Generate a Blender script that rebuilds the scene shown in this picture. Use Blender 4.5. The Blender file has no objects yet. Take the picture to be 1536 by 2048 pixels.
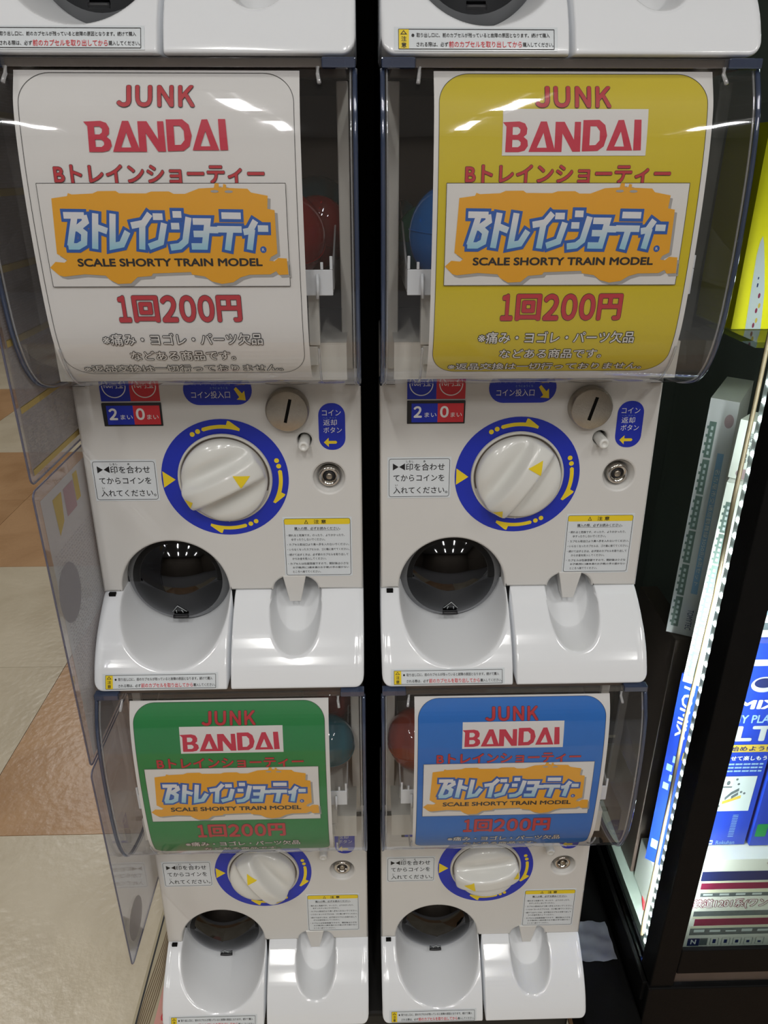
import bpy, bmesh, math, random
from mathutils import Vector, Matrix
from mathutils.geometry import tessellate_polygon
random.seed(7)
SC = bpy.context.scene
COL = SC.collection
PI = math.pi
# ------------------------------------------------------------------ camera
CAM = Vector((-0.00671, -0.59268, 0.41953))
yaw, pitch, roll = math.radians(1.478), math.radians(24.777), math.radians(-0.03)
fw = Vector((math.sin(yaw) * math.cos(pitch), math.cos(yaw) * math.cos(pitch), -math.sin(pitch)))
rt = Vector((math.cos(yaw), -math.sin(yaw), 0)); up = rt.cross(fw)
cam_d = bpy.data.cameras.new('camera'); cam = bpy.data.objects.new('camera', cam_d); COL.objects.link(cam)
cam.matrix_world = Matrix(((rt.x, up.x, -fw.x, CAM.x), (rt.y, up.y, -fw.y, CAM.y), (rt.z, up.z, -fw.z, CAM.z), (0, 0, 0, 1)))
cam_d.sensor_fit = 'VERTICAL'; cam_d.sensor_height = 24; cam_d.lens = 1489.16 / 2048 * 24
cam_d.clip_start = 0.02
SC.camera = cam
# ------------------------------------------------------------------ world, view, lights
W = bpy.data.worlds.new('world'); SC.world = W; W.use_nodes = True
W.node_tree.nodes['Background'].inputs[0].default_value = (0.9, 0.93, 1.0, 1)
W.node_tree.nodes['Background'].inputs[1].default_value = 0.10
SC.view_settings.view_transform = 'Standard'; SC.view_settings.look = 'None'
SC.view_settings.gamma = 1; SC.view_settings.use_curve_mapping = False
SC.view_settings.exposure = 0.10
SC.cycles.transparent_max_bounces = 32
SC.cycles.max_bounces = 8
CEIL = 2.15
FLOOR = -0.570
LIGHTS = [(-1.6, -1.5), (-0.42, -1.8), (0.52, -1.8), (1.7, -1.5), (-1.6, -3.2), (-0.42, -3.2), (0.52, -3.2), (1.7, -3.2), (-1.7, 1.2), (-1.7, 3.2)]
LIGHT_W = 12.0
for i, (x, y) in enumerate(LIGHTS):
    ld = bpy.data.lights.new('ceiling_lamp_light', 'AREA'); ld.shape = 'RECTANGLE'; ld.size = 0.06; ld.size_y = 0.65
    ld.energy = LIGHT_W * (1.25 if y > 0 else 1.0); ld.color = (1.0, 0.985, 0.955)
    lo = bpy.data.objects.new('ceiling_lamp_light', ld); COL.objects.link(lo); lo.location = (x, y, CEIL - 0.075)

# ------------------------------------------------------------------ materials
def newmat(name):
    m = bpy.data.materials.new(name); m.use_nodes = True
    return m, m.node_tree, m.node_tree.nodes['Principled BSDF']
def mat(name, col, rough=0.5, metal=0.0, spec=0.5, noise=0.0, nscale=60, bump=0.0, bscale=400, coat=0.0, emit=None, es=0):
    m, t, p = newmat(name)
    c = tuple(col) + (1,)
    p.inputs['Base Color'].default_value = c; p.inputs['Roughness'].default_value = rough
    p.inputs['Metallic'].default_value = metal; p.inputs['Specular IOR Level'].default_value = spec
    if coat: p.inputs['Coat Weight'].default_value = coat; p.inputs['Coat Roughness'].default_value = 0.06
    if emit: p.inputs['Emission Color'].default_value = tuple(emit) + (1,); p.inputs['Emission Strength'].default_value = es
    if noise or bump:
        tc = t.nodes.new('ShaderNodeTexCoord')
    if noise:
        n = t.nodes.new('ShaderNodeTexNoise'); n.inputs['Scale'].default_value = nscale; n.inputs['Detail'].default_value = 5
        t.links.new(tc.outputs['Object'], n.inputs['Vector'])
        mx = t.nodes.new('ShaderNodeMix'); mx.data_type = 'RGBA'
        mx.inputs[6].default_value = tuple(v * (1 - noise) for v in col) + (1,)
        mx.inputs[7].default_value = tuple(min(1, v * (1 + noise)) for v in col) + (1,)
        t.links.new(n.outputs['Fac'], mx.inputs[0]); t.links.new(mx.outputs[2], p.inputs['Base Color'])
    if bump:
        n2 = t.nodes.new('ShaderNodeTexNoise'); n2.inputs['Scale'].default_value = bscale
        t.links.new(tc.outputs['Object'], n2.inputs['Vector'])
        b = t.nodes.new('ShaderNodeBump'); b.inputs['Strength'].default_value = bump; b.inputs['Distance'].default_value = 0.001
        t.links.new(n2.outputs['Fac'], b.inputs['Height']); t.links.new(b.outputs['Normal'], p.inputs['Normal'])
    return m
def clear(name, tint=(0.95, 0.96, 0.96), rough=0.03, fac=1.0, body=None, bodyfac=0.0, bump=0.0, bs=9):
    """clear plastic sheet: see-through, mirror-like by Fresnel, optional milky body"""
    m = bpy.data.materials.new(name); m.use_nodes = True; t = m.node_tree
    for n in list(t.nodes): t.nodes.remove(n)
    out = t.nodes.new('ShaderNodeOutputMaterial')
    tr = t.nodes.new('ShaderNodeBsdfTransparent'); tr.inputs[0].default_value = tuple(tint) + (1,)
    gl = t.nodes.new('ShaderNodeBsdfGlossy'); gl.inputs['Roughness'].default_value = rough
    gl.inputs['Color'].default_value = (0.95, 0.96, 1, 1)
    lw = t.nodes.new('ShaderNodeLayerWeight'); lw.inputs[0].default_value = 0.5     # Facing = 1 - |N.I|, the same on both sides
    pw = t.nodes.new('ShaderNodeMath'); pw.operation = 'POWER'; pw.inputs[1].default_value = 5.0
    mul = t.nodes.new('ShaderNodeMath'); mul.operation = 'MULTIPLY_ADD'; mul.inputs[1].default_value = 0.95 * min(fac, 1.0); mul.inputs[2].default_value = 0.045 * fac; mul.use_clamp = True
    t.links.new(lw.outputs['Facing'], pw.inputs[0]); t.links.new(pw.outputs[0], mul.inputs[0])
    last = tr.outputs[0]
    if body:
        df = t.nodes.new('ShaderNodeBsdfDiffuse'); df.inputs[0].default_value = tuple(body) + (1,)
        m0 = t.nodes.new('ShaderNodeMixShader'); m0.inputs[0].default_value = bodyfac
        t.links.new(tr.outputs[0], m0.inputs[1]); t.links.new(df.outputs[0], m0.inputs[2]); last = m0.outputs[0]
    if bump:
        tc = t.nodes.new('ShaderNodeTexCoord'); nz = t.nodes.new('ShaderNodeTexNoise'); nz.inputs['Scale'].default_value = bs
        t.links.new(tc.outputs['Object'], nz.inputs['Vector'])
        b = t.nodes.new('ShaderNodeBump'); b.inputs['Strength'].default_value = bump; b.inputs['Distance'].default_value = 0.01
        t.links.new(nz.outputs['Fac'], b.inputs['Height']); t.links.new(b.outputs['Normal'], gl.inputs['Normal'])
    ms = t.nodes.new('ShaderNodeMixShader')
    t.links.new(mul.outputs[0], ms.inputs[0]); t.links.new(last, ms.inputs[1]); t.links.new(gl.outputs[0], ms.inputs[2])
    t.links.new(ms.outputs[0], out.inputs[0])
    return m
M = {}
M['white'] = mat('shaded_white_plastic', (0.63, 0.62, 0.60), 0.33, noise=0.015, nscale=25, coat=0.15)  # face plate white lowered, painting its shade against the brighter lip
M['gloss'] = mat('glossy_white_plastic', (0.79, 0.81, 0.84), 0.13, noise=0.012, nscale=30, coat=0.5)
M['matte'] = mat('satin_shaded_white_plastic', (0.70, 0.715, 0.735), 0.42, noise=0.03, nscale=20)  # satin finish of the hollows, greyed to paint their concave shading
M['dial'] = mat('dial_white_plastic', (0.70, 0.70, 0.67), 0.2, coat=0.3, noise=0.01)
M['cream'] = mat('cream_inner_plastic', (0.62, 0.60, 0.55), 0.35, noise=0.03)
M['dark'] = mat('black_cabinet', (0.014, 0.013, 0.012), 0.4, spec=0.2, noise=0.2, nscale=20)
M['bin'] = mat('dark_brown_bin_lining', (0.12, 0.092, 0.076), 0.3, noise=0.25, nscale=9)
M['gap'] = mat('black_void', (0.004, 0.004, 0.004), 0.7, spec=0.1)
M['blue'] = mat('print_blue', (0.012, 0.028, 0.42), 0.28, noise=0.04)
M['red'] = mat('print_red', (0.62, 0.028, 0.04), 0.4)
M['redink'] = mat('poster_red_ink', (0.52, 0.022, 0.035), 0.5)
M['pink'] = mat('logo_red_ink', (0.58, 0.015, 0.05), 0.5)
M['yellow'] = mat('print_yellow', (0.80, 0.60, 0.02), 0.35)
M['black'] = mat('print_black', (0.01, 0.01, 0.012), 0.5)
M['grey'] = mat('print_grey', (0.30, 0.30, 0.31), 0.5)
M['pwhite'] = mat('print_white', (0.80, 0.80, 0.79), 0.35)
M['orange'] = mat('poster_orange_ink', (0.82, 0.38, 0.012), 0.5)
M['lblue'] = mat('poster_blue_ink', (0.015, 0.10, 0.42), 0.5)
M['shade'] = mat('poster_grey_ink', (0.38, 0.37, 0.36), 0.5)
M['paper'] = mat('white_paper', (0.76, 0.74, 0.72), 0.55, noise=0.01, nscale=80)
M['pyellow'] = mat('poster_yellow_ink', (0.64, 0.50, 0.004), 0.5, noise=0.02)
M['pgreen'] = mat('poster_green_ink', (0.003, 0.22, 0.05), 0.5, noise=0.04)
M['pblue'] = mat('poster_azure_ink', (0.002, 0.15, 0.56), 0.5, noise=0.04)
M['label'] = mat('sticker_film', (0.66, 0.70, 0.73), 0.25)
M['metal'] = mat('brushed_nickel', (0.42, 0.385, 0.33), 0.32, metal=1.0, noise=0.12, nscale=300, bump=0.15, bscale=900)
M['chrome'] = mat('chrome', (0.62, 0.60, 0.57), 0.15, metal=1.0)
M['smoke'] = clear('smoked_plastic', (0.010, 0.010, 0.012), 0.05, 1.3)
M['smokerim'] = clear('grey_clear_plastic', (0.42, 0.43, 0.45), 0.06, 1.3, (0.42, 0.43, 0.44), 0.35)
M['cover'] = clear('clear_cover_plastic', (0.93, 0.935, 0.94), 0.035, 1.15, (0.5, 0.48, 0.45), 0.02, 0.05, 14)
M['coverside'] = clear('clear_cover_side', (0.80, 0.80, 0.81), 0.05, 1.0, (0.5, 0.48, 0.45), 0.05, 0.06, 12)
M['edge'] = clear('cover_edge_plastic', (0.40, 0.44, 0.52), 0.08, 2.4, (0.09, 0.13, 0.24), 0.35)
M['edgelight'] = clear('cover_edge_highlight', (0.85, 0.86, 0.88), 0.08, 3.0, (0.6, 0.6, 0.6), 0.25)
M['hook'] = clear('clear_hook_plastic', (0.75, 0.76, 0.78), 0.1, 3.0, (0.8, 0.8, 0.8), 0.35)
M['sheet'] = clear('clear_sheet', (0.86, 0.865, 0.90), 0.06, 1.4, (0.55, 0.55, 0.6), 0.06, 0.12, 8)
M['sheetedge'] = clear('sheet_edge', (0.5, 0.5, 0.60), 0.2, 1.0, (0.22, 0.22, 0.30), 0.4)
M['film'] = clear('translucent_price_list', (0.60, 0.57, 0.57), 0.3, 0.4, (0.44, 0.42, 0.42), 0.50)
M['film2'] = clear('pale_translucent_list', (0.72, 0.73, 0.75), 0.3, 0.4, (0.62, 0.64, 0.67), 0.55)
M['filmink'] = mat('faded_grey_print', (0.30, 0.29, 0.31), 0.7)
M['filmyel'] = mat('faded_yellow_print', (0.48, 0.36, 0.12), 0.7)
M['filmred'] = mat('faded_red_print', (0.38, 0.26, 0.28), 0.7)
M['glass'] = clear('showcase_glass', (0.86, 0.91, 0.88), 0.01, 0.55)
M['caseblack'] = mat('black_powder_coat', (0.006, 0.006, 0.006), 0.5, spec=0.08, noise=0.2, nscale=40, bump=0.1, bscale=700)
M['alu'] = mat('dull_aluminium', (0.16, 0.16, 0.17), 0.3, metal=0.9, noise=0.15)
M['casefloor'] = mat('grey_green_shelf', (0.33, 0.37, 0.33), 0.35, noise=0.12, nscale=22)
M['caseback'] = mat('dark_case_lining', (0.03, 0.033, 0.03), 0.5, noise=0.3, nscale=6)
M['wire'] = mat('beige_wire', (0.16, 0.115, 0.07), 0.4, noise=0.15, nscale=60)
M['redwire'] = mat('red_wire', (0.55, 0.02, 0.03), 0.4)
M['led'] = mat('led_light', (1, 1, 1), 0.3, emit=(0.93, 0.97, 1.0), es=14)
M['ledstrip'] = mat('led_strip_base', (0.8, 0.82, 0.83), 0.4)
M['lamp'] = mat('lamp_tube', (1, 1, 1), 0.3, emit=(1.0, 0.97, 0.92), es=3)
M['boxwhite'] = mat('white_carton', (0.72, 0.71, 0.66), 0.4, noise=0.02)
M['boxunlit'] = mat('unlit_white_carton', (0.60, 0.56, 0.58), 0.4, noise=0.02)  # same white carton, its lack of light painted as dim lilac
M['boxblue'] = mat('blue_carton', (0.012, 0.045, 0.40), 0.3, noise=0.1, nscale=20)
M['boxnavy'] = mat('navy_print', (0.012, 0.02, 0.10), 0.4)
M['cartonbrown'] = mat('brown_reflection_carton', (0.085, 0.055, 0.045), 0.5, noise=0.3, nscale=12)  # brown paints the dim reflections lying over the riser
M['boxyellow'] = mat('yellow_carton', (0.80, 0.68, 0.01), 0.35)
M['ink_green'] = mat('train_green_grey_print', (0.12, 0.17, 0.15), 0.5, noise=0.3, nscale=200)
M['ink_sky'] = mat('pale_blue_print', (0.24, 0.38, 0.58), 0.5)
M['ink_maroon'] = mat('maroon_print', (0.20, 0.01, 0.05), 0.5, noise=0.2, nscale=80)
M['ink_steel'] = mat('steel_grey_print', (0.10, 0.12, 0.13), 0.5, noise=0.4, nscale=150)
M['ink_cream'] = mat('cream_print', (0.62, 0.60, 0.46), 0.5)
M['ink_gold'] = mat('gold_print', (0.55, 0.38, 0.06), 0.4)
M['ink_grey'] = mat('pale_grey_print', (0.50, 0.54, 0.55), 0.5)
M['silver'] = mat('silver_print', (0.62, 0.64, 0.67), 0.3, metal=0.3)
M['matpink'] = mat('pink_paper_print', (0.62, 0.30, 0.25), 0.5)
M['matcream'] = mat('cream_paper_print', (0.42, 0.36, 0.24), 0.5, noise=0.06, nscale=60)
M['matbrown'] = mat('brown_hair_print', (0.14, 0.085, 0.035), 0.5, noise=0.4, nscale=90)
M['greypaper'] = mat('crumpled_grey_paper', (0.16, 0.17, 0.20), 0.6, noise=0.3, nscale=40)
def capmat(n, c, f=0.5): return clear(n, c, 0.04, 1.5, c, f)
M['c_red'] = capmat('red_clear_capsule', (0.36, 0.02, 0.015), 0.5)
M['c_teal'] = capmat('teal_clear_capsule', (0.012, 0.14, 0.18), 0.75)
M['c_blue'] = capmat('blue_clear_capsule', (0.012, 0.20, 0.62), 0.6)
M['c_orange'] = capmat('orange_clear_capsule', (0.50, 0.06, 0.02), 0.5)
M['c_green'] = capmat('green_clear_capsule', (0.01, 0.16, 0.09), 0.6)
M['c_clear'] = capmat('colourless_capsule', (0.45, 0.45, 0.43), 0.25)
M['toycyan'] = mat('cyan_toy_plastic', (0.03, 0.50, 0.62), 0.35)
M['gold'] = mat('gold_foil', (0.6, 0.25, 0.06), 0.3, metal=0.7)
# logo lettering: print fading white to pale blue down the letters
def fademat():
    m, t, p = newmat('logo_white_to_blue_ink')
    a = t.nodes.new('ShaderNodeAttribute'); a.attribute_name = 'tone'
    r = t.nodes.new('ShaderNodeValToRGB'); r.color_ramp.elements[0].color = (0.74, 0.74, 0.76, 1); r.color_ramp.elements[0].position = 0.25
    r.color_ramp.elements[1].color = (0.30, 0.58, 0.72, 1); r.color_ramp.elements[1].position = 0.95
    t.links.new(a.outputs['Fac'], r.inputs[0]); t.links.new(r.outputs[0], p.inputs['Base Color']); p.inputs['Roughness'].default_value = 0.5
    return m
M['fade'] = fademat()
def tilemat(name, base, vein):
    m, t, p = newmat(name)
    tc = t.nodes.new('ShaderNodeTexCoord')
    n = t.nodes.new('ShaderNodeTexNoise'); n.inputs['Scale'].default_value = 4.5; n.inputs['Detail'].default_value = 8; n.inputs['Distortion'].default_value = 0.8
    t.links.new(tc.outputs['Object'], n.inputs['Vector'])
    r = t.nodes.new('ShaderNodeValToRGB'); r.color_ramp.elements[0].color = tuple(vein) + (1,); r.color_ramp.elements[0].position = 0.32
    r.color_ramp.elements[1].color = tuple(base) + (1,); r.color_ramp.elements[1].position = 0.6
    t.links.new(n.outputs['Fac'], r.inputs[0]); t.links.new(r.outputs[0], p.inputs['Base Color'])
    n2 = t.nodes.new('ShaderNodeTexNoise'); n2.inputs['Scale'].default_value = 70; n2.inputs['Detail'].default_value = 3
    t.links.new(tc.outputs['Object'], n2.inputs['Vector'])
    b = t.nodes.new('ShaderNodeBump'); b.inputs['Strength'].default_value = 0.22; b.inputs['Distance'].default_value = 0.004
    t.links.new(n2.outputs['Fac'], b.inputs['Height']); t.links.new(b.outputs['Normal'], p.inputs['Normal'])
    p.inputs['Roughness'].default_value = 0.30; p.inputs['Specular IOR Level'].default_value = 0.45
    return m
M['t_cream'] = tilemat('cream_floor_tile', (0.60, 0.53, 0.40), (0.50, 0.43, 0.31))
M['t_tan'] = tilemat('tan_floor_tile', (0.48, 0.29, 0.15), (0.37, 0.21, 0.10))
M['ceiling'] = mat('ceiling_white', (0.6, 0.6, 0.58), 0.8)
M['wall'] = mat('shop_wall_beige', (0.20, 0.165, 0.13), 0.7, noise=0.25, nscale=2)

# ------------------------------------------------------------------ helpers
def link(name, me, parent=None, loc=None):
    o = bpy.data.objects.new(name, me); COL.objects.link(o)
    if parent: o.parent = parent
    if loc: o.location = loc
    return o
def mesh(name, verts, faces, m, parent=None, smooth=False, loc=None, mats=None, fmats=None):
    me = bpy.data.meshes.new(name); me.from_pydata([tuple(v) for v in verts], [], faces)
    for k in (mats or [m]): me.materials.append(k)
    if fmats: me.polygons.foreach_set('material_index', fmats)
    if smooth: me.polygons.foreach_set('use_smooth', [True] * len(me.polygons))
    me.update()
    return link(name, me, parent, loc)
def empty(name, loc, label=None, cat=None, group=None):
    o = bpy.data.objects.new(name, None); COL.objects.link(o); o.location = loc; o.empty_display_size = 0.05
    if label: tag(o, label, cat, group)
    return o
def tag(o, label, cat, group=None):
    o['label'] = label; o['category'] = cat
    if group: o['group'] = group
    return o
def struct(o): o['kind'] = 'structure'; return o
def bmobj(name, bm, m, parent=None, smooth=False, loc=None):
    me = bpy.data.meshes.new(name); bm.to_mesh(me); bm.free(); me.materials.append(m)
    if smooth: me.polygons.foreach_set('use_smooth', [True] * len(me.polygons))
    return link(name, me, parent, loc)
def box(name, a, b, m, parent=None, bevel=0.0, loc=None, seg=2):
    bm = bmesh.new(); bmesh.ops.create_cube(bm, size=1)
    for v in bm.verts: v.co = Vector(((a[i] + b[i]) / 2 + v.co[i] * (b[i] - a[i]) for i in range(3)))
    if bevel: bmesh.ops.bevel(bm, geom=bm.edges[:], offset=bevel, segments=seg, affect='EDGES', profile=0.5)
    return bmobj(name, bm, m, parent, bool(bevel) and False, loc)
def quadbox(name, p, depth, m, parent=None):
    """prism: front quad p (4 points tl,tr,br,bl) pushed back by vector depth"""
    q = [Vector(a) for a in p]; r = [a + Vector(depth) for a in q]
    return mesh(name, q + r, [(0, 3, 2, 1), (4, 5, 6, 7), (0, 1, 5, 4), (1, 2, 6, 5), (2, 3, 7, 6), (3, 0, 4, 7)], m, parent)
def prism(name, pts, y0, y1, m, parent=None, shear=None, bevel=0.0):
    """polygon in x,z pushed along y"""
    n = len(pts); sh = shear or (lambda x, z: 0)
    bm = bmesh.new()
    f = [bm.verts.new((x, y0 + sh(x, z), z)) for x, z in pts]; b = [bm.verts.new((x, y1 + sh(x, z), z)) for x, z in pts]
    ff = bm.faces.new(f); bm.faces.new(b[::-1])
    for i in range(n): bm.faces.new((f[i], b[i], b[(i + 1) % n], f[(i + 1) % n]))
    bmesh.ops.recalc_face_normals(bm, faces=bm.faces[:])
    if bevel: bmesh.ops.bevel(bm, geom=list(ff.edges), offset=bevel, segments=3, affect='EDGES', profile=0.5)
    return bmobj(name, bm, m, parent)
def xprism(name, pts, x0, x1, m, parent=None):
    """polygon in y,z pushed along x"""
    n = len(pts)
    v = [(x0, y, z) for y, z in pts] + [(x1, y, z) for y, z in pts]
    f = [tuple(range(n)), tuple(range(2 * n - 1, n - 1, -1))] + [(i, i + n, (i + 1) % n + n, (i + 1) % n) for i in range(n)]
    return mesh(name, v, f, m, parent)
def tube(name, pts, r, m, parent=None, n=8, close=False):
    pts = [Vector(p) for p in pts]; V = []; F = []
    N = len(pts)
    for i, p in enumerate(pts):
        a = pts[(i - 1) % N] if (close or i > 0) else p; b = pts[(i + 1) % N] if (close or i < N - 1) else p
        d = (b - a).normalized(); u = d.cross(Vector((0.13, 0.31, 0.94))); 
        if u.length < 1e-3: u = d.cross(Vector((1, 0, 0)))
        u.normalize(); w = d.cross(u)
        for k in range(n):
            t = 2 * PI * k / n; V.append(p + (u * math.cos(t) + w * math.sin(t)) * r)
    for i in range(N if close else N - 1):
        for k in range(n):
            j = (i + 1) % N
            F.append((i * n + k, i * n + (k + 1) % n, j * n + (k + 1) % n, j * n + k))
    if not close: F += [tuple(range(n))[::-1], tuple(range((N - 1) * n, N * n))]
    return mesh(name, V, F, m, parent, True)
def lathe(name, prof, axis_y, m, parent=None, n=40, loc=None, cx=0, cz=0, caps=False):
    """prof: (r, y) revolved about a line along y"""
    V = []; F = []
    for r, y in prof:
        for k in range(n):
            t = 2 * PI * k / n; V.append((cx + r * math.cos(t), axis_y + y, cz + r * math.sin(t)))
    for i in range(len(prof) - 1):
        for k in range(n):
            F.append((i * n + k, (i + 1) * n + k, (i + 1) * n + (k + 1) % n, i * n + (k + 1) % n))
    o = mesh(name, V, F, m, parent, True, loc)
    return o
# ---- flat print: 2-D shapes gathered by (layer, ink), then laid on a surface
_tc = {}
def text2d(s, off=0.0, res=2):
    k = (s, res)
    if k in _tc: return _tc[k]
    c = bpy.data.curves.new('t', 'FONT'); c.body = s; c.size = 1; c.offset = off; c.resolution_u = res; c.fill_mode = 'FRONT'
    o = bpy.data.objects.new('t', c); COL.objects.link(o)
    dg = bpy.context.evaluated_depsgraph_get(); me = bpy.data.meshes.new_from_object(o.evaluated_get(dg))
    V = [(v.co.x, v.co.y) for v in me.vertices]; F = [tuple(p.vertices) for p in me.polygons]
    bpy.data.objects.remove(o); bpy.data.meshes.remove(me); bpy.data.curves.remove(c)
    _tc[k] = (V, F); return _tc[k]
class Print:
    def __init__(s): s.L = []
    def add(s, layer, m, V, F, part='print'): s.L.append((layer, m, [tuple(v) for v in V], [tuple(f) for f in F], part))
    def poly(s, layer, m, pts, holes=(), part='print'):
        if not holes:
            A = sum(pts[i][0] * pts[(i + 1) % len(pts)][1] - pts[(i + 1) % len(pts)][0] * pts[i][1] for i in range(len(pts)))
        loops = [[Vector((x, y, 0)) for x, y in pts]] + [[Vector((x, y, 0)) for x, y in h] for h in holes]
        V = [(v.x, v.y) for l in loops for v in l]
        s.add(layer, m, V, tessellate_polygon(loops), part)
    def rect(s, layer, m, x0, y0, x1, y1, part='print'): s.add(layer, m, [(x0, y0), (x1, y0), (x1, y1), (x0, y1)], [(0, 1, 2, 3)], part)
    def rrect(s, layer, m, x0, y0, x1, y1, r, part='print', hole=None, n=8):
        def L(x0, y0, x1, y1, r):
            P = []
            for cx, cy, a in ((x1 - r, y1 - r, 0), (x0 + r, y1 - r, 90), (x0 + r, y0 + r, 180), (x1 - r, y0 + r, 270)):
                for k in range(n + 1):
                    t = math.radians(a + 90 * k / n); P.append((cx + r * math.cos(t), cy + r * math.sin(t)))
            return P
        P = L(x0, y0, x1, y1, r)
        if hole:
            w = hole; Q = L(x0 + w, y0 + w, x1 - w, y1 - w, max(r - w, 1e-4)); K = len(P)
            s.add(layer, m, P + Q, [(i, (i + 1) % K, K + (i + 1) % K, K + i) for i in range(K)], part)
        else: s.poly(layer, m, P, part=part)
    def disc(s, layer, m, cx, cy, r, part='print', n=28, ry=None):
        ry = ry or r; s.add(layer, m, [(cx + r * math.cos(2 * PI * k / n), cy + ry * math.sin(2 * PI * k / n)) for k in range(n)], [tuple(range(n))], part)
    def ring(s, layer, m, cx, cy, r0, r1, part='print', n=72, rz=1.0):
        V = [(cx + r * math.cos(2 * PI * k / n), cy + r * rz * math.sin(2 * PI * k / n)) for r in (r0, r1) for k in range(n)]
        s.add(layer, m, V, [(k, (k + 1) % n, n + (k + 1) % n, n + k) for k in range(n)], part)
    def text(s, layer, m, t, x0, x1, yb, yt, bold=0.012, outline=None, om=None, part='lettering', slant=0.0, rot=0, keep=False, ref=None):
        V, F = text2d(t, 0.0, 5 if bold > 0.034 else 2); RV = V
        b0 = bold * 0.75; bo = bold * 0.75 + (outline or 0) * 1.25
        sh = [(0, 0)] if b0 < 0.004 else [(b0, 0), (-b0, 0), (0, b0), (0, -b0)] if b0 < 0.02 else [(b0 * math.cos(k * PI / 4), b0 * math.sin(k * PI / 4)) for k in range(8)]
        so_ = [(bo * math.cos(k * PI / 4), bo * math.sin(k * PI / 4)) for k in range(8)]
        ax, bx = min(v[0] for v in V), max(v[0] for v in V); ay, by = min(v[1] for v in RV), max(v[1] for v in RV)
        e = b0; ax -= e; bx += e; ay -= e; by += e
        def mp(v, d=(0, 0)):
            a = (v[0] + d[0] - ax) / (bx - ax); b = (v[1] + d[1] - ay) / (by - ay)
            if rot == -90:   # reads from bottom to top
                return (x0 + (1 - b) * (x1 - x0), yb + a * (yt - yb))
            if rot == 90:   # reads from top to bottom
                return (x1 - (1 - b) * (x1 - x0), yt - a * (yt - yb))
            x = x0 + a * (x1 - x0); y = yb + b * (yt - yb)
            return (x + slant * (y - yb), y)
        if outline:
            for k, d in enumerate(so_): s.add(layer + 0.05 * k, om, [mp(v, d) for v in V], F, part + '_outline')
            layer += 1
        for k, d in enumerate(sh): s.add(layer + 0.05 * k, m, [mp(v, d) for v in V], F, part)
    def chars(s, layer, m, seq, yb, yt, bold, outline=None, om=None, part='lettering'):
        for ch, x0, x1 in seq: s.text(layer, m, ch, x0, x1, yb, yt, bold, outline, om, part)
    def strokes(s, layer, m, S, w, ext=0.0, part='lettering'):
        for si, P in enumerate(S):
            P = [Vector(q) for q in P]
            P[0] = P[0] - (P[1] - P[0]).normalized() * ext; P[-1] = P[-1] + (P[-1] - P[-2]).normalized() * ext
            V = []; N_ = len(P)
            for i in range(N_):
                d0 = (P[i] - P[i - 1]).normalized() if i else (P[1] - P[0]).normalized()
                d1 = (P[i + 1] - P[i]).normalized() if i < N_ - 1 else d0
                mm = Vector((-(d0.y + d1.y), d0.x + d1.x)); mm.normalize()
                c_ = max(0.55, mm.dot(Vector((-d0.y, d0.x)))); V += [P[i] - mm * (w / 2 / c_), P[i] + mm * (w / 2 / c_)]
            F = [(2 * i, 2 * i + 2, 2 * i + 3, 2 * i + 1) for i in range(N_ - 1)]
            s.add(layer + 0.22 * (si % 4), m, V, F, part)
    def build(s, f, parent, slices=None, names=None, us=None):
        """one mesh per (part name, ink): f(u, v, layer) -> point"""
        by = {}
        for layer, m, V, F, part in s.L: by.setdefault((part, m.name), []).append((layer, m, V, F))
        out = []
        for (part, _), items in by.items():
            part = part.split('#')[0]
            bm = bmesh.new(); lay = bm.verts.layers.float.new('lay')
            for layer, m, V, F in items:
                vs = [bm.verts.new((x, y, 0)) for x, y in V]
                for q in vs: q[lay] = layer
                for fc in F:
                    if len(set(fc)) < 3: continue
                    try: bm.faces.new([vs[i] for i in fc])
                    except ValueError: pass
            if slices:
                for sv in slices:
                    bmesh.ops.bisect_plane(bm, geom=bm.verts[:] + bm.edges[:] + bm.faces[:], plane_co=(0, sv, 0), plane_no=(0, 1, 0))
            for su in (us or []):
                bmesh.ops.bisect_plane(bm, geom=bm.verts[:] + bm.edges[:] + bm.faces[:], plane_co=(su, 0, 0), plane_no=(1, 0, 0))
            tone = None
            if part == 'fade': tone = bm.verts.layers.float.new('tone')
            for v in bm.verts:
                if tone: v[tone] = min(1, max(0, (s.tone[0] - v.co.y) / (s.tone[0] - s.tone[1])))
                v.co = Vector(f(v.co.x, v.co.y, v[lay]))
            me = bpy.data.meshes.new(part); bm.to_mesh(me); bm.free(); me.materials.append(items[0][1])
            out.append(link(names.get(part, part) if names else part, me, parent))
        return out
def arc(cx, cz, r, a0, a1, n=24, rz=None):
    rz = rz or r
    return [(cx + r * math.cos(math.radians(a0 + (a1 - a0) * k / n)), cz + rz * math.sin(math.radians(a0 + (a1 - a0) * k / n))) for k in range(n + 1)]
def copy_tree(o, parent=None):
    c = o.copy(); COL.objects.link(c)
    if parent: c.parent = parent
    for ch in list(o.children): copy_tree(ch, c)
    return c

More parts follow.
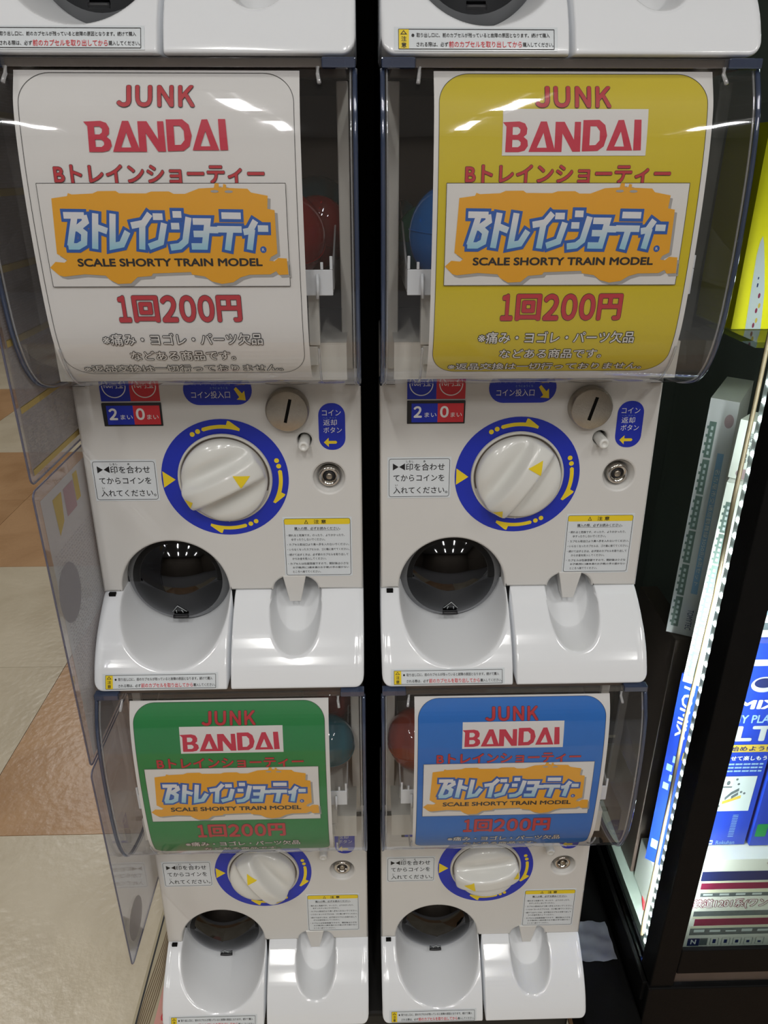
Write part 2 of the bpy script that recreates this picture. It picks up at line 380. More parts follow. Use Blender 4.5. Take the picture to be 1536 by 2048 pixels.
# ------------------------------------------------------------------ room
fl = struct(box('floor', (-4.6, -4.2, FLOOR - 0.06), (3.0, 6.2, FLOOR - 0.004), M['grey']))
P0 = 0.457
tile_me = {}
bmt = bmesh.new(); bmesh.ops.create_cube(bmt, size=1)
for v in bmt.verts: v.co = Vector((v.co.x * (P0 - 0.0012), v.co.y * (P0 - 0.0012), v.co.z * 0.004))
for kk in ('t_cream', 't_tan'):
    me = bpy.data.meshes.new('tile'); bmt.to_mesh(me); me.materials.append(M[kk]); tile_me[kk] = me
bmt.free()
for i in range(-8, 4):
    for j in range(-3, 12):
        x0 = -0.67 + i * P0; y0 = 0.305 + j * P0
        bi, bj = math.floor(i / 2), math.floor(j / 2)
        k = 't_tan' if (bi + bj) % 2 == 0 else 't_cream'
        o = link('tile', tile_me[k], fl, (x0 + P0 / 2, y0 + P0 / 2, FLOOR - 0.002)); o.rotation_euler.z = random.choice((0, PI))
struct(box('ceiling', (-4.6, -4.2, CEIL), (3.0, 6.2, CEIL + 0.05), M['ceiling']))
struct(box('wall_back', (-4.6, 6.2, FLOOR), (3.0, 6.25, CEIL), M['wall']))
struct(box('wall_front', (-4.6, -4.25, FLOOR), (3.0, -4.2, CEIL), M['wall']))
struct(box('wall_left', (-4.65, -4.2, FLOOR), (-4.6, 6.2, CEIL), M['wall']))
struct(box('wall_right', (3.0, -4.2, FLOOR), (3.05, 6.2, CEIL), M['wall']))
LAMPLAB = ['fluorescent ceiling lamp, ' + q for q in ('nearer row, leftmost of four', 'nearer row, second from the left', 'nearer row, third from the left', 'nearer row, rightmost of four', 'farther row, leftmost of four', 'farther row, second from the left', 'farther row, third from the left', 'farther row, rightmost of four', 'over the aisle beside the machines', 'over the far end of the aisle')]
for i, (x, y) in enumerate(LIGHTS):
    l = empty('ceiling_lamp', (x, y, CEIL), LAMPLAB[i], 'lamp', 'ceiling lamps')
    box('housing', (-0.08, -0.6, -0.06), (0.08, 0.6, -0.0005), M['ceiling'], l, 0.006)
    tube('tube', [(-0.035, -0.57, -0.066), (-0.035, 0.57, -0.066)], 0.005, M['lamp'], l)
    tube('tube', [(0.035, -0.57, -0.066), (0.035, 0.57, -0.066)], 0.005, M['lamp'], l)

# ------------------------------------------------------------------ capsule machine
T = 0.48303
HW = 0.119
def py(z): return 0.003 + 0.052 * (z - 0.064)         # face plate leans back a little
LIP = [(0.0058, 0.0665), (-0.002, 0.0632), (-0.0077, 0.0598), (-0.0216, 0.0495), (-0.0368, 0.0353), (-0.0488, 0.0194), (-0.0555, 0.006), (-0.0577, 0.0)]
COVER = [(-0.056, 0.4755), (-0.066, 0.455), (-0.0715, 0.43), (-0.0745, 0.40), (-0.0755, 0.37), (-0.075, 0.34), (-0.0725, 0.315), (-0.066, 0.295), (-0.057, 0.282), (-0.045, 0.2735), (-0.02, 0.266), (0.011, 0.2625)]
def smooth_poly(P, n=4):
    out = []
    for i in range(len(P) - 1):
        p0 = P[max(i - 1, 0)]; p1 = P[i]; p2 = P[i + 1]; p3 = P[min(i + 2, len(P) - 1)]
        for k in range(n):
            t = k / n
            out.append(tuple(0.5 * ((2 * p1[d]) + (-p0[d] + p2[d]) * t + (2 * p0[d] - 5 * p1[d] + 4 * p2[d] - p3[d]) * t * t + (-p0[d] + 3 * p1[d] - 3 * p2[d] + p3[d]) * t ** 3) for d in range(2)))
    out.append(P[-1]); return out
LIPS = smooth_poly(LIP, 5)
def lipy(z):
    for (y0, z0), (y1, z1) in zip(LIPS, LIPS[1:]):
        if z <= z0 and z >= z1: return y0 + (y1 - y0) * (z0 - z) / max(z0 - z1, 1e-9)
    return LIPS[0][0] if z > LIPS[0][1] else LIPS[-1][0]
def scoop(x, z):
    d = 0
    e2 = ((x + 0.0525) / 0.0498) ** 2 + ((z - 0.064) / 0.0478) ** 2
    if e2 < 1: d = 0.0012 + 0.24 * (1 - e2) ** 2 / (1.08 - e2)
    elif e2 < 1.10: d = 0.0012 * ((1.10 - e2) / 0.10) ** 2
    ex = abs((x - 0.0573) / 0.0234) ** 2.2 + abs((z - 0.0585) / 0.0325) ** 2.2
    if ex < 1: d = max(d, 0.0012 + min(0.16 * (1 - ex) ** 2 / (1.05 - ex), 0.028 + 0.010 * (1 - ex)))
    elif ex < 1.16: d = max(d, 0.0012 * ((1.16 - ex) / 0.16) ** 2)
    return d
def lip_panel(name, x0, x1, round0, round1, parent):
    zs = []; z = 0.0
    while z < 0.0664: zs.append(z); z += 0.00058
    zs.append(0.0665)
    nx = int((x1 - x0) / 0.00062); xs = [x0 + (x1 - x0) * i / nx for i in range(nx + 1)]
    V = []; R = 0.006; rc = 0.009
    cols = [('s', x0)] + [('n', x) for x in xs] + [('s', x1)]
    rows = ['u'] + zs + ['t']
    for rz in rows:
        for kind, xc_ in cols:
            x = xc_
            z = 0.0 if rz == 'u' else (0.0665 if rz == 't' else rz)
            zm = 0.0
            for edge, on, sg in ((x0, round0, 1), (x1, round1, -1)):
                d = (x - edge) * sg
                if on and d < rc: zm = max(zm, rc - math.sqrt(max(rc * rc - (rc - d) ** 2, 0)))
            zz = zm + z * (0.0665 - zm) / 0.0665
            if 0.0 < z < 0.0665:      # grid points near the rim of a hollow are drawn onto the rim
                for ax_, az_, rx_, rz_ in ((-0.0525, 0.064, 0.0498, 0.0478), (0.0573, 0.0585, 0.0234, 0.0325)):
                    pw_ = 2 if rx_ > 0.03 else 2.2
                    ee = abs((x - ax_) / rx_) ** pw_ + abs((zz - az_) / rz_) ** pw_
                    if 0.5 < ee < 1.5:
                        k_ = ee ** (-1 / pw_); nx_, nz_ = ax_ + (x - ax_) * k_, az_ + (zz - az_) * k_
                        if math.hypot(nx_ - x, nz_ - zz) < 0.00034 and nz_ < 0.0663: x, zz = nx_, nz_
            y = lipy(z)
            for edge, on, sg in ((x0, round0, 1), (x1, round1, -1)):
                d = (x - edge) * sg; RR = R if on else 0.0012
                if d < RR: y += RR - math.sqrt(max(RR * RR - (RR - d) ** 2, 0))
            if z < 0.003: y += 0.003 - math.sqrt(max(0.003 ** 2 - (0.003 - z) ** 2, 0))
            y = min(y + scoop(x, zz), 0.057)
            if kind == 's' or rz in ('u', 't'): y = max(y, 0.058)
            V.append((x, y, zz))
    n = len(cols); F = [(r * n + c, (r + 1) * n + c, (r + 1) * n + c + 1, r * n + c + 1) for r in range(len(rows) - 1) for c in range(n - 1)]
    F = [f[::-1] for f in F]
    fm = []
    for f in F:
        cx_ = sum(V[i][0] for i in f) / 4; cz_ = sum(V[i][2] for i in f) / 4
        fm.append(1 if scoop(cx_, cz_) > 0.0013 else 0)
    o = mesh(name, V, F, None, parent, True, mats=[M['gloss'], M['matte']], fmats=fm)
    return o

def build_machine():
    t = empty('capsule_machine', (0, 0, 0))
    # cabinet shell: lower block, bin back, sides, roof
    box('cabinet', (-0.1175, 0.061, 0.001), (0.1175, 0.38, 0.27), M['dark'], t, 0.002)
    bm = bmesh.new()
    def cub(a, b):
        r = bmesh.ops.create_cube(bm, size=1)
        for v in r['verts']: v.co = Vector(((a[i] + b[i]) / 2 + v.co[i] * (b[i] - a[i]) for i in range(3)))
    cub((-0.1175, 0.012, 0.2705), (-0.1135, 0.38, 0.476)); cub((0.1135, 0.012, 0.2705), (0.1175, 0.38, 0.476))
    cub((-0.1135, 0.376, 0.2705), (0.1135, 0.38, 0.476)); cub((-0.1175, 0.012, 0.4762), (0.1175, 0.38, 0.4820))
    bmobj('upper_housing', bm, M['dark'], t)
    box('bin_back', (-0.113, 0.13, 0.2705), (0.113, 0.133, 0.4755), M['bin'], t)
    for s in (-1, 1):
        a, b = sorted((s * 0.1045, s * 0.1130)); box('bin_frame', (a, 0.010, 0.2705), (b, 0.016, 0.4755), M['cream'], t, 0.001)
        a, b = sorted((s * 0.112, s * 0.1130)); box('bin_lining', (a, 0.017, 0.2705), (b, 0.129, 0.4755), M['bin'], t)
    # face plate with arched outlet and coin cup cut out of its lower edge, lock and button holes
    def rr(x, z, r, a0, a1): return arc(x, z, r, a0, a1, 6)
    outer = [(-HW, 0.0665)] + [(-0.102, 0.0665)] + arc(-0.053, 0.0675, 0.0488, 180, 0, 40)[0:] + [(-0.0042, 0.0665), (0.0363, 0.0665)] + arc(0.0568, 0.0672, 0.0205, 180, 0, 20, 0.0138) + [(0.0773, 0.0665), (HW, 0.0665)] + rr(HW - 0.004, 0.296, 0.004, 0, 90) + rr(-HW + 0.004, 0.296, 0.004, 90, 180)
    cu = bpy.data.curves.new('p', 'CURVE'); cu.dimensions = '2D'; cu.fill_mode = 'BOTH'; cu.extrude = 0.027; cu.bevel_depth = 0.0022; cu.bevel_resolution = 2; cu.offset = -0.0022
    def spl(P):
        s = cu.splines.new('POLY'); s.points.add(len(P) - 1)
        for q, (x, z) in zip(s.points, P): q.co = (x, z, 0, 1)
        s.use_cyclic_u = True
    dd = []
    for p in outer:
        if not dd or (Vector(p) - Vector(dd[-1])).length > 2e-4: dd.append(p)
    spl(dd)
    spl(arc(0.0905, 0.175, 0.0135, 0, 360, 32)[:-1]); spl(arc(0.0705, 0.209, 0.0062, 0, 360, 20)[:-1])
    co = bpy.data.objects.new('p', cu); COL.objects.link(co)
    me = bpy.data.meshes.new_from_object(co.evaluated_get(bpy.context.evaluated_depsgraph_get())); bpy.data.objects.remove(co)
    for v in me.vertices: v.co = Vector((v.co.x, 0.0292 - v.co.z + py(v.co.y), v.co.y))
    me.flip_normals(); me.materials.clear(); me.materials.append(M['white']); me.name = 'face_plate'
    link('face_plate', me, t)
    # lower lip in two mouldings
    lip_panel('outlet_panel', -HW, -0.0022, True, False, t)
    lip_panel('coin_return_panel', 0.0012, HW, False, True, t)
    box('seam', (-0.0022, 0.004, 0.002), (0.0012, 0.06, 0.072), M['gap'], t)
    box('latch_slot', (-0.1135, -0.0005, 0.0625), (-0.1075, 0.003, 0.0668), M['gap'], t)
    # coin cup back and spout
    box('cup_back', (0.034, 0.0405, 0.055), (0.080, 0.0425, 0.085), M['white'], t)
    prism('coin_chute', [(0.0455, 0.0815), (0.0668, 0.0815), (0.0612, 0.0550), (0.0508, 0.0550)], -0.0015, 0.012, M['white'], t, lambda x, z: py(z), 0.0008)
    box('chute_hole', (0.0585, 0.026, 0.050), (0.0620, 0.029, 0.0525), M['gap'], t)
    # outlet flap: smoked dome with a pale rim
    fc = Vector((-0.053, 0.058, 0.0735)); FR = 0.0603
    def cap(name, a0, a1, m, n=56, rings=14, r=FR):
        V = []; F = []
        for i in range(rings + 1):
            a = math.radians(a0 + (a1 - a0) * i / rings)
            for k in range(n):
                th = 2 * PI * k / n
                V.append(fc + Vector((r * math.sin(a) * math.cos(th), -r * math.cos(a), r * math.sin(a) * math.sin(th))))
        for i in range(rings):
            for k in range(n): F.append((i * n + k, (i + 1) * n + k, (i + 1) * n + (k + 1) % n, i * n + (k + 1) % n))
        return mesh(name, V, F, m, flap, True)
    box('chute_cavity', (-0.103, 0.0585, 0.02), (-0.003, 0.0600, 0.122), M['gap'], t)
    flap = lathe('outlet_flap', [(FR * math.sin(math.radians(a)), -FR * math.cos(math.radians(a))) for a in (0.5, 8, 16, 24, 32, 38, 43)], fc.y, M['smoke'], t, 56, None, fc.x, fc.z)
    cap('flap_rim', 43, 53.5, M['smokerim'], rings=5)
    V = [fc + Vector((FR * math.sin(math.radians(53.8)) * math.cos(2 * PI * k / 64), -FR * math.cos(math.radians(53.8)), FR * math.sin(math.radians(53.8)) * math.sin(2 * PI * k / 64))) for k in range(64)]
    tube('flap_gasket', V, 0.0007, M['black'], flap, 6, True)
    def onf(x, z, o=0.0006):
        dx, dz = x - fc.x, z - fc.z; r = FR + o
        return Vector((x, fc.y - math.sqrt(max(r * r - dx * dx - dz * dz, 1e-6)), z))
    tube('flap_latch', [onf(-0.0600 + 0.014 * k / 6, 0.0358, 0.0022) for k in range(7)], 0.0019, M['black'], flap, 10)
    for pts in ([(-0.0595, 0.0430), (-0.0530, 0.0520), (-0.0465, 0.0430)], [(-0.0560, 0.0415), (-0.0555, 0.0455)], [(-0.0500, 0.0415), (-0.0505, 0.0455)]):
        tube('flap_arrow', [onf(x, z) for x, z in pts], 0.00035, M['ink_grey'], flap, 6)
    # coin slot
    sl = lathe('coin_slot', [(0.0182, 0.0), (0.0182, -0.007), (0.0172, -0.0095), (0.0166, -0.0098), (0.0001, -0.0098)], py(0.237), M['metal'], t, 48, None, 0.0578, 0.237)
    box('slot_hole', (-0.0013, -0.0003, -0.0102), (0.0013, 0.0006, 0.0102), M['gap'], sl, 0, (0.0585, py(0.237) - 0.0100, 0.2375)).rotation_euler = (0, math.radians(14), 0)
    # return button
    lathe('button_well', [(0.0066, 0.016), (0.0001, 0.0165)], py(0.209), M['gap'], t, 24, None, 0.0705, 0.209)
    bt = lathe('return_button', [(0.0047, 0.012), (0.0046, -0.011), (0.0040, -0.0128), (0.0022, -0.0130), (0.0020, -0.0124), (0.0001, -0.0124)], py(0.209), M['dial'], t, 24, None, 0.0705, 0.2078)
    # lock
    lathe('lock_well', [(0.0136, 0.0012), (0.0118, 0.0045), (0.0102, 0.010), (0.0101, 0.012), (0.0001, 0.012)], py(0.175), M['white'], t, 36, None, 0.0905, 0.175)
    lk = lathe('lock', [(0.0092, 0.012), (0.0092, 0.0035), (0.0086, 0.0022), (0.0068, 0.0024), (0.0052, 0.004), (0.0050, 0.007), (0.0001, 0.007)], py(0.175), M['chrome'], t, 36, None, 0.0905, 0.175)
    lathe('keyway', [(0.0050, 0.0065), (0.0050, 0.0058), (0.0044, 0.0052), (0.0001, 0.0052)], py(0.175), M['black'], lk, 24, None, 0.0905, 0.175)
    lathe('keyway_pin', [(0.0028, 0.0052), (0.0028, 0.0035), (0.0022, 0.003), (0.0001, 0.003)], py(0.175), M['metal'], lk, 20, None, 0.0905, 0.175)
    # price window
    box('price_window', (-0.0962, 0.0, 0.2228), (-0.0472, 0.003, 0.2427), M['black'], t, 0.0004, (0, py(0.233) - 0.0012, 0))
    # printed film and stickers
    fp = lambda u, v, l: (u, py(v) - 0.00025 - 0.00012 * l, v)
    p = Print(); cx, cz = 0.0008, 0.1755; rz = 0.965
    p.ring(0, M['blue'], cx, cz, 0.0408, 0.0548, rz=rz, part='blue_ring')
    def pol(r, a): return (cx + r * math.cos(math.radians(a)), cz + rz * r * math.sin(math.radians(a)))
    for a0 in (121, 20, -60):
        for k in (0, 6.5): c = pol(0.0480, a0 - k); p.disc(1, M['yellow'], c[0], c[1], 0.0021, n=16, part='arrow_dot#%g' % (a0 - k))
        ins = [pol(0.0462, a0 - 12 - 3 * k) for k in range(13)]; outr = [pol(0.0496, a0 - 12 - 3 * k) for k in range(9)]
        p.poly(1, M['yellow'], [pol(0.0479, a0 - 10.6)] + outr + [pol(0.0535, a0 - 37), pol(0.0532, a0 - 39), pol(0.0485, a0 - 50), pol(0.0462, a0 - 50)] + ins[::-1], part='arrow#%d' % a0)
    p.poly(1, M['yellow'], [(cx - 0.0535, cz + 0.0072), (cx - 0.0535, cz - 0.0078), (cx - 0.0428, cz - 0.0006)], part='pointer')
    p.disc(1, M['pwhite'], cx + 0.0005, cz - 0.0395, 0.0009, n=12, part='pin')
    p.build(fp, t)
    q = Print()   # coin entry label
    q.rrect(0, M['blue'], -0.0278, 0.2403, 0.0288, 0.2655, 0.0125, part='label#coin')
    q.text(1, M['pwhite'], 'コイン投入口', -0.0215, 0.0105, 0.2460, 0.2520, 0.0)
    q.text(1, M['ink_sky'], 'とうにゅうくち', -0.0055, 0.0090, 0.2535, 0.2556, 0.0)
    q.poly(1, M['yellow'], [(0.0140, 0.2535), (0.0158, 0.2553), (0.0205, 0.2500), (0.0225, 0.2522), (0.0232, 0.2440), (0.0158, 0.2448), (0.0180, 0.2468)], part='arrow#coin')
    # return label
    q.rrect(0, M['blue'], 0.0830, 0.2005, 0.1055, 0.2412, 0.0105, part='label#return')
    q.text(1, M['pwhite'], 'コイン', 0.0862, 0.1020, 0.2305, 0.2355, 0.0); q.text(1, M['pwhite'], '返却', 0.0870, 0.0985, 0.2220, 0.2272, 0.0)
    q.text(1, M['ink_sky'], 'へん きゃく', 0.0868, 0.0982, 0.2280, 0.2292, 0.0)
    q.text(1, M['pwhite'], 'ボタン', 0.0870, 0.1026, 0.2155, 0.2205, 0.0)
    q.poly(1, M['yellow'], [(0.0870, 0.2072), (0.0912, 0.2113), (0.0912, 0.2085), (0.0975, 0.2085), (0.0985, 0.2072), (0.0975, 0.2060), (0.0912, 0.2060), (0.0912, 0.2032)], part='arrow#return')
    # price block
    q.rect(0, M['blue'], -0.0962, 0.2440, -0.0718, 0.2670, part='label'); q.rect(0, M['red'], -0.0718, 0.2440, -0.0475, 0.2670, part='label_red')
    for x, s in ((-0.0845, '100円玉'), (-0.0596, '10円玉')):
        q.ring(1, M['pwhite'], x, 0.2568, 0.0092, 0.0100, n=40, part='circle'); q.text(1, M['pwhite'], s, x - 0.0078, x + 0.0078, 0.2548, 0.2592, 0.02)
    q.build(fp, t, names={'circle': 'lettering'})
    w = Print()
    w.rect(0, M['blue'], -0.0925, 0.2245, -0.0705, 0.2415, part='label'); w.rect(0, M['red'], -0.0705, 0.2245, -0.0485, 0.2415, part='label_red')
    w.text(1, M['pwhite'], '２', -0.0908, -0.0838, 0.2285, 0.2385, 0.05); w.text(1, M['pwhite'], 'まい', -0.0815, -0.0715, 0.2290, 0.2330, 0.01)
    w.text(1, M['pwhite'], '０', -0.0685, -0.0612, 0.2285, 0.2385, 0.05); w.text(1, M['pwhite'], 'まい', -0.0595, -0.0500, 0.2290, 0.2330, 0.01)
    w.build(lambda u, v, l: (u, py(v) - 0.0016 - 0.00012 * l, v), t)
    # alignment sticker
    a = Print(); x0, x1, z0, z1 = -0.1115, -0.0585, 0.1570, 0.1920
    st = box('sticker', (x0 - 0.0012, -0.0004, z0 - 0.0012), (x1 + 0.0012, 0, z1 + 0.0012), M['label'], t)
    for v in st.data.vertices: v.co.y += py(v.co.z)
    a.rrect(2, M['black'], x0, z0, x1, z1, 0.0022, hole=0.0004, part='border')
    a.poly(2, M['black'], [(x0 + 0.0035, z1 - 0.0105), (x0 + 0.0035, z1 - 0.0042), (x0 + 0.0085, z1 - 0.0074)], part='lettering'); a.poly(2, M['black'], [(x0 + 0.0140, z1 - 0.0105), (x0 + 0.0140, z1 - 0.0042), (x0 + 0.0090, z1 - 0.0074)], part='lettering')
    a.text(2, M['black'], '印を合わせ', x0 + 0.0148, x1 - 0.0045, z1 - 0.0108, z1 - 0.0042, 0.012); a.text(2, M['black'], 'しるし', x0 + 0.0150, x0 + 0.0215, z1 - 0.0034, z1 - 0.0015, 0.01); a.text(2, M['black'], 'あ', x0 + 0.0298, x0 + 0.0318, z1 - 0.0034, z1 - 0.0015, 0.01)
    a.text(2, M['black'], 'てからコインを', x0 + 0.0040, x1 - 0.0045, z1 - 0.0205, z1 - 0.0145, 0.012)
    a.text(2, M['black'], '入れてください。', x0 + 0.0040, x1 - 0.0015, z0 + 0.0030, z0 + 0.0092, 0.012); a.text(2, M['black'], 'い', x0 + 0.0055, x0 + 0.0077, z0 + 0.0100, z0 + 0.0117, 0.01)
    fs = lambda u, v, l: (u, py(v) - 0.0003 - 0.00012 * l, v)
    a.build(fs, st)
    # caution sticker
    a = Print(); x0, x1, z0, z1 = 0.0492, 0.1082, 0.0815, 0.1375
    st = box('caution_sticker', (x0 - 0.0012, -0.0004, z0 - 0.0012), (x1 + 0.0012, 0, z1 + 0.0012), M['label'], t)
    for v in st.data.vertices: v.co.y += py(v.co.z)
    a.rrect(2, M['black'], x0, z0, x1, z1, 0.002, hole=0.0004, part='border')
    a.rrect(2, M['yellow'], x0 + 0.0003, z1 - 0.0058, x1 - 0.0003, z1 - 0.0003, 0.0016, part='yellow_band')
    a.poly(3, M['black'], [(x0 + 0.0180, z1 - 0.0050), (x0 + 0.0198, z1 - 0.0012), (x0 + 0.0216, z1 - 0.0050)], holes=[[(x0 + 0.0187, z1 - 0.0046), (x0 + 0.0209, z1 - 0.0046), (x0 + 0.0198, z1 - 0.0022)]], part='lettering')
    a.text(3, M['black'], '注 意', x0 + 0.0265, x0 + 0.0375, z1 - 0.0050, z1 - 0.0012, 0.02)
    a.text(2, M['black'], '購入の際、必ずお読みください。', x0 + 0.0090, x1 - 0.0090, z1 - 0.0112, z1 - 0.0082, 0.012)
    a.rect(2, M['black'], x0 + 0.0090, z1 - 0.0117, x1 - 0.0100, z1 - 0.0115, part='lettering')
    lines = [('・倒れると危険です。のったり、よりかかったり、', 0, 0.92), ('ゆすったりしないでください。', 0.004, 0.62), ('・カプセル取出口より奥へ手を入れないでください。', 0, 0.985), ('・いらなくなったカプセルは、ゴミ箱に捨ててください。', 0, 0.985), ('・続けて出すときは、必ず前のカプセルを取り出して', 0, 0.97), ('からお金を投入してください。', 0.004, 0.63), ('・カプセルは包装容器ですので、開封後は小さな', 0, 0.97), ('お子様(特に3歳未満のお子様)の手の届かない', 0.004, 0.975), ('ところへ捨ててください。', 0.004, 0.54)]
    yy = [0.0172, 0.0213, 0.0262, 0.0310, 0.0362, 0.0402, 0.0452, 0.0492, 0.0532]
    for (s, ind, fr), y in zip(lines, yy): a.text(2, M['black'], s, x0 + 0.002 + ind, x0 + 0.059 * fr - 0.0005, z1 - y - 0.0003, z1 - y + 0.0021, 0.01)
    a.build(fs, st)
    # lip sticker, bent with the lip
    def lipf(u, v, l):
        z = v; y = lipy(z); dy = (lipy(z + 0.0005) - lipy(z - 0.0005)) / 0.001; n = Vector((0, -1, dy)).normalized()
        if z < 0.003: y += 0.003 - math.sqrt(max(0.003 ** 2 - (0.003 - z) ** 2, 0))
        q = Vector((u, y, z)) + n * (0.0003 + 0.00012 * l); return q
    a = Print(); x0, x1, z0, z1 = -0.1085, -0.0118, 0.0030, 0.0143; sli = [0.002 + 0.002 * k for k in range(8)]
    a.rect(0, M['label'], x0 - 0.0025, z0 - 0.0008, x1 + 0.002, z1 + 0.0012, part='sticker'); so = a.build(lipf, t, sli)[0]
    a = Print(); a.rrect(2, M['black'], x0, z0, x1, z1, 0.0003, hole=0.00035, part='border', n=2); a.rect(2, M['yellow'], x0 + 0.0003, z0 + 0.0003, x0 + 0.0065, z1 - 0.0003, part='yellow_band')
    a.poly(3, M['black'], [(x0 + 0.0012, z1 - 0.0032), (x0 + 0.0033, z1 - 0.0008), (x0 + 0.0054, z1 - 0.0032)], holes=[[(x0 + 0.0021, z1 - 0.0028), (x0 + 0.0045, z1 - 0.0028), (x0 + 0.0033, z1 - 0.0014)]], part='lettering')
    a.text(3, M['black'], '注', x0 + 0.0018, x0 + 0.0050, z0 + 0.0043, z0 + 0.0072, 0.02); a.text(3, M['black'], '意', x0 + 0.0018, x0 + 0.0050, z0 + 0.0008, z0 + 0.0037, 0.02)
    a.disc(2, M['black'], x0 + 0.0090, z1 - 0.0036, 0.0009, n=12, part='lettering')
    a.text(2, M['black'], '取り出し口に、前のカプセルが残っていると故障の原因となります。続けて購入', x0 + 0.0112, x1 - 0.0030, z1 - 0.0047, z1 - 0.0022, 0.012)
    a.text(2, M['black'], 'される際は、必ず', x0 + 0.0112, x0 + 0.0308, z0 + 0.0014, z0 + 0.0040, 0.012)
    a.text(2, M['red'], '前のカプセルを取り出してから', x0 + 0.0312, x0 + 0.0765, z0 + 0.0010, z0 + 0.0046, 0.016, part='red_lettering')
    a.text(2, M['black'], '購入してください。', x0 + 0.0770, x1 - 0.0006, z0 + 0.0014, z0 + 0.0040, 0.012)
    a.build(lipf, so, sli)
    # dial: collar, recess, turning knob
    lathe('dial_collar', [(0.0406, 0.0005), (0.0404, -0.0022), (0.0396, -0.0026), (0.0385, -0.0022), (0.0380, 0.004), (0.0379, 0.0046)], 0, M['cream'], t, 72, (cx, py(cz), cz))
    bt0 = lathe('dial_well', [(0.0380, -0.0002), (0.0001, -0.0003)], 0, M['bin'], t, 48, (cx, py(cz) - 0.0004, cz))
    kn = empty('dial_knob', (cx, py(cz) - 0.001, cz)); kn.parent = t
    def hgt(x, z):     # x along the grip bar, z across
        r = math.sqrt(x * x + z * z) / 0.0366
        dome = 0.0045 + 0.0150 * math.sqrt(max(1 - 0.93 * r * r, 0.0))
        hw = 0.0094 + 0.0008 * (x / 0.03) ** 2
        wq = 1 / (1 + math.exp(max(-40, min(40, (abs(z) - hw) / 0.0010))))
        top = 0.0085 + 0.0175 * math.sqrt(max(1 - 0.90 * (x / 0.0366) ** 2, 0.0))
        dish = dome - 0.0095 * math.exp(-((abs(z) - hw - 0.002) / 0.011) ** 2) * (1 - min(1, (x / 0.040) ** 2))
        return wq * max(top, dish) + (1 - wq) * dish
    V = []; F = []; nr, nt = 40, 96
    for i in range(nr + 1):
        for k in range(nt):
            r = 0.0366 * (i / nr) ** 0.9; th = 2 * PI * k / nt; x, z = r * math.cos(th), r * math.sin(th)
            V.append((x, -hgt(x, z) + (0.0008 if i == nr else 0), z))
    for k in range(nt): th = 2 * PI * k / nt; V.append((0.0369 * math.cos(th), -0.0045, 0.0369 * math.sin(th)))
    for k in range(nt): th = 2 * PI * k / nt; V.append((0.0368 * math.cos(th), -0.0001, 0.0368 * math.sin(th)))
    for i in range(nr + 2):
        for k in range(nt): F.append((i * nt + k, i * nt + (k + 1) % nt, (i + 1) * nt + (k + 1) % nt, (i + 1) * nt + k))
    kb = mesh('knob_grip', V, F, M['dial'], kn, True)
    def tri(pts):
        pr = Print()
        c = Vector((sum(q[0] for q in pts) / 3, sum(q[1] for q in pts) / 3))
        pr.poly(0, M['yellow'], pts); o = pr.build(lambda u, v, l: (u, -hgt(u, v) - 0.0004, v), kb, [-0.012 + 0.001 * k for k in range(25)], names={'print': 'pointer'}, us=[-0.036 + 0.0015 * k for k in range(48)]); return o
    tri([(0.0155, 0.0062), (0.0275, -0.0012), (0.0160, -0.0070)])
    tri([(-0.0350, 0.004), (-0.0350, -0.006), (-0.0285, -0.001)])
    # clear cover
    CS = smooth_poly(COVER, 4)
    cv = None
    n = len(CS); V = []; F = []
    for s in (-HW, HW):
        V += [(s, y, z) for y, z in CS]
    F = [(i, i + 1, n + i + 1, n + i) for i in range(n - 1)]
    cv = mesh('cover', V, F, M['cover'], t, True)
    for s in (-1, 1):
        pl = [(y, z) for y, z in CS] + [(0.011, 0.4755)]
        mesh('cover_side', [(s * HW, y, z) for y, z in pl], [tuple(range(len(pl)))], M['coverside'], cv)
        tube('cover_edge', [(s * (HW - 0.0006), y + 0.0004, z) for y, z in CS], 0.0016, M['edge'], cv, 8)
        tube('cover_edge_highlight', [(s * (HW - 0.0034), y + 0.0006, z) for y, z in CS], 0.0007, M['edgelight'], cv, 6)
        # hanging hooks at the top, ribs at the bottom
        hk = [(s * 0.0955, -0.0590, 0.4765), (s * 0.0955, -0.0600, 0.4725), (s * 0.0962, -0.0630, 0.4690), (s * 0.0965, -0.0640, 0.4672)]
        tube('hook', hk, 0.0013, M['hook'], cv, 8)
        rb = [(s * 0.0905, y + 0.0028, z) for y, z in CS if z < 0.305 and y < -0.015]
        tube('rib', rb, 0.0009, M['hook'], cv, 6)
        a, b = sorted((s * HW, s * 0.098))
        box('rim_end', (a, -0.0600, 0.4760), (b, -0.052, 0.4818), M['edge'], cv, 0.0008)
    box('cover_rim', (-0.098, -0.0592, 0.4762), (0.098, -0.0565, 0.4815), M['coverside'], cv, 0.0006)
    box('rim_slot', (-0.112, -0.051, 0.4770), (0.112, 0.011, 0.4818), M['bin'], cv)
    # inner capsule tray
    tr = box('tray', (-0.101, -0.0495, 0.3385), (0.101, 0.100, 0.3420), M['cream'], t, 0.001)
    box('tray_fence', (-0.101, -0.0515, 0.3380), (0.101, -0.0497, 0.3555), M['gloss'], tr, 0.0006)
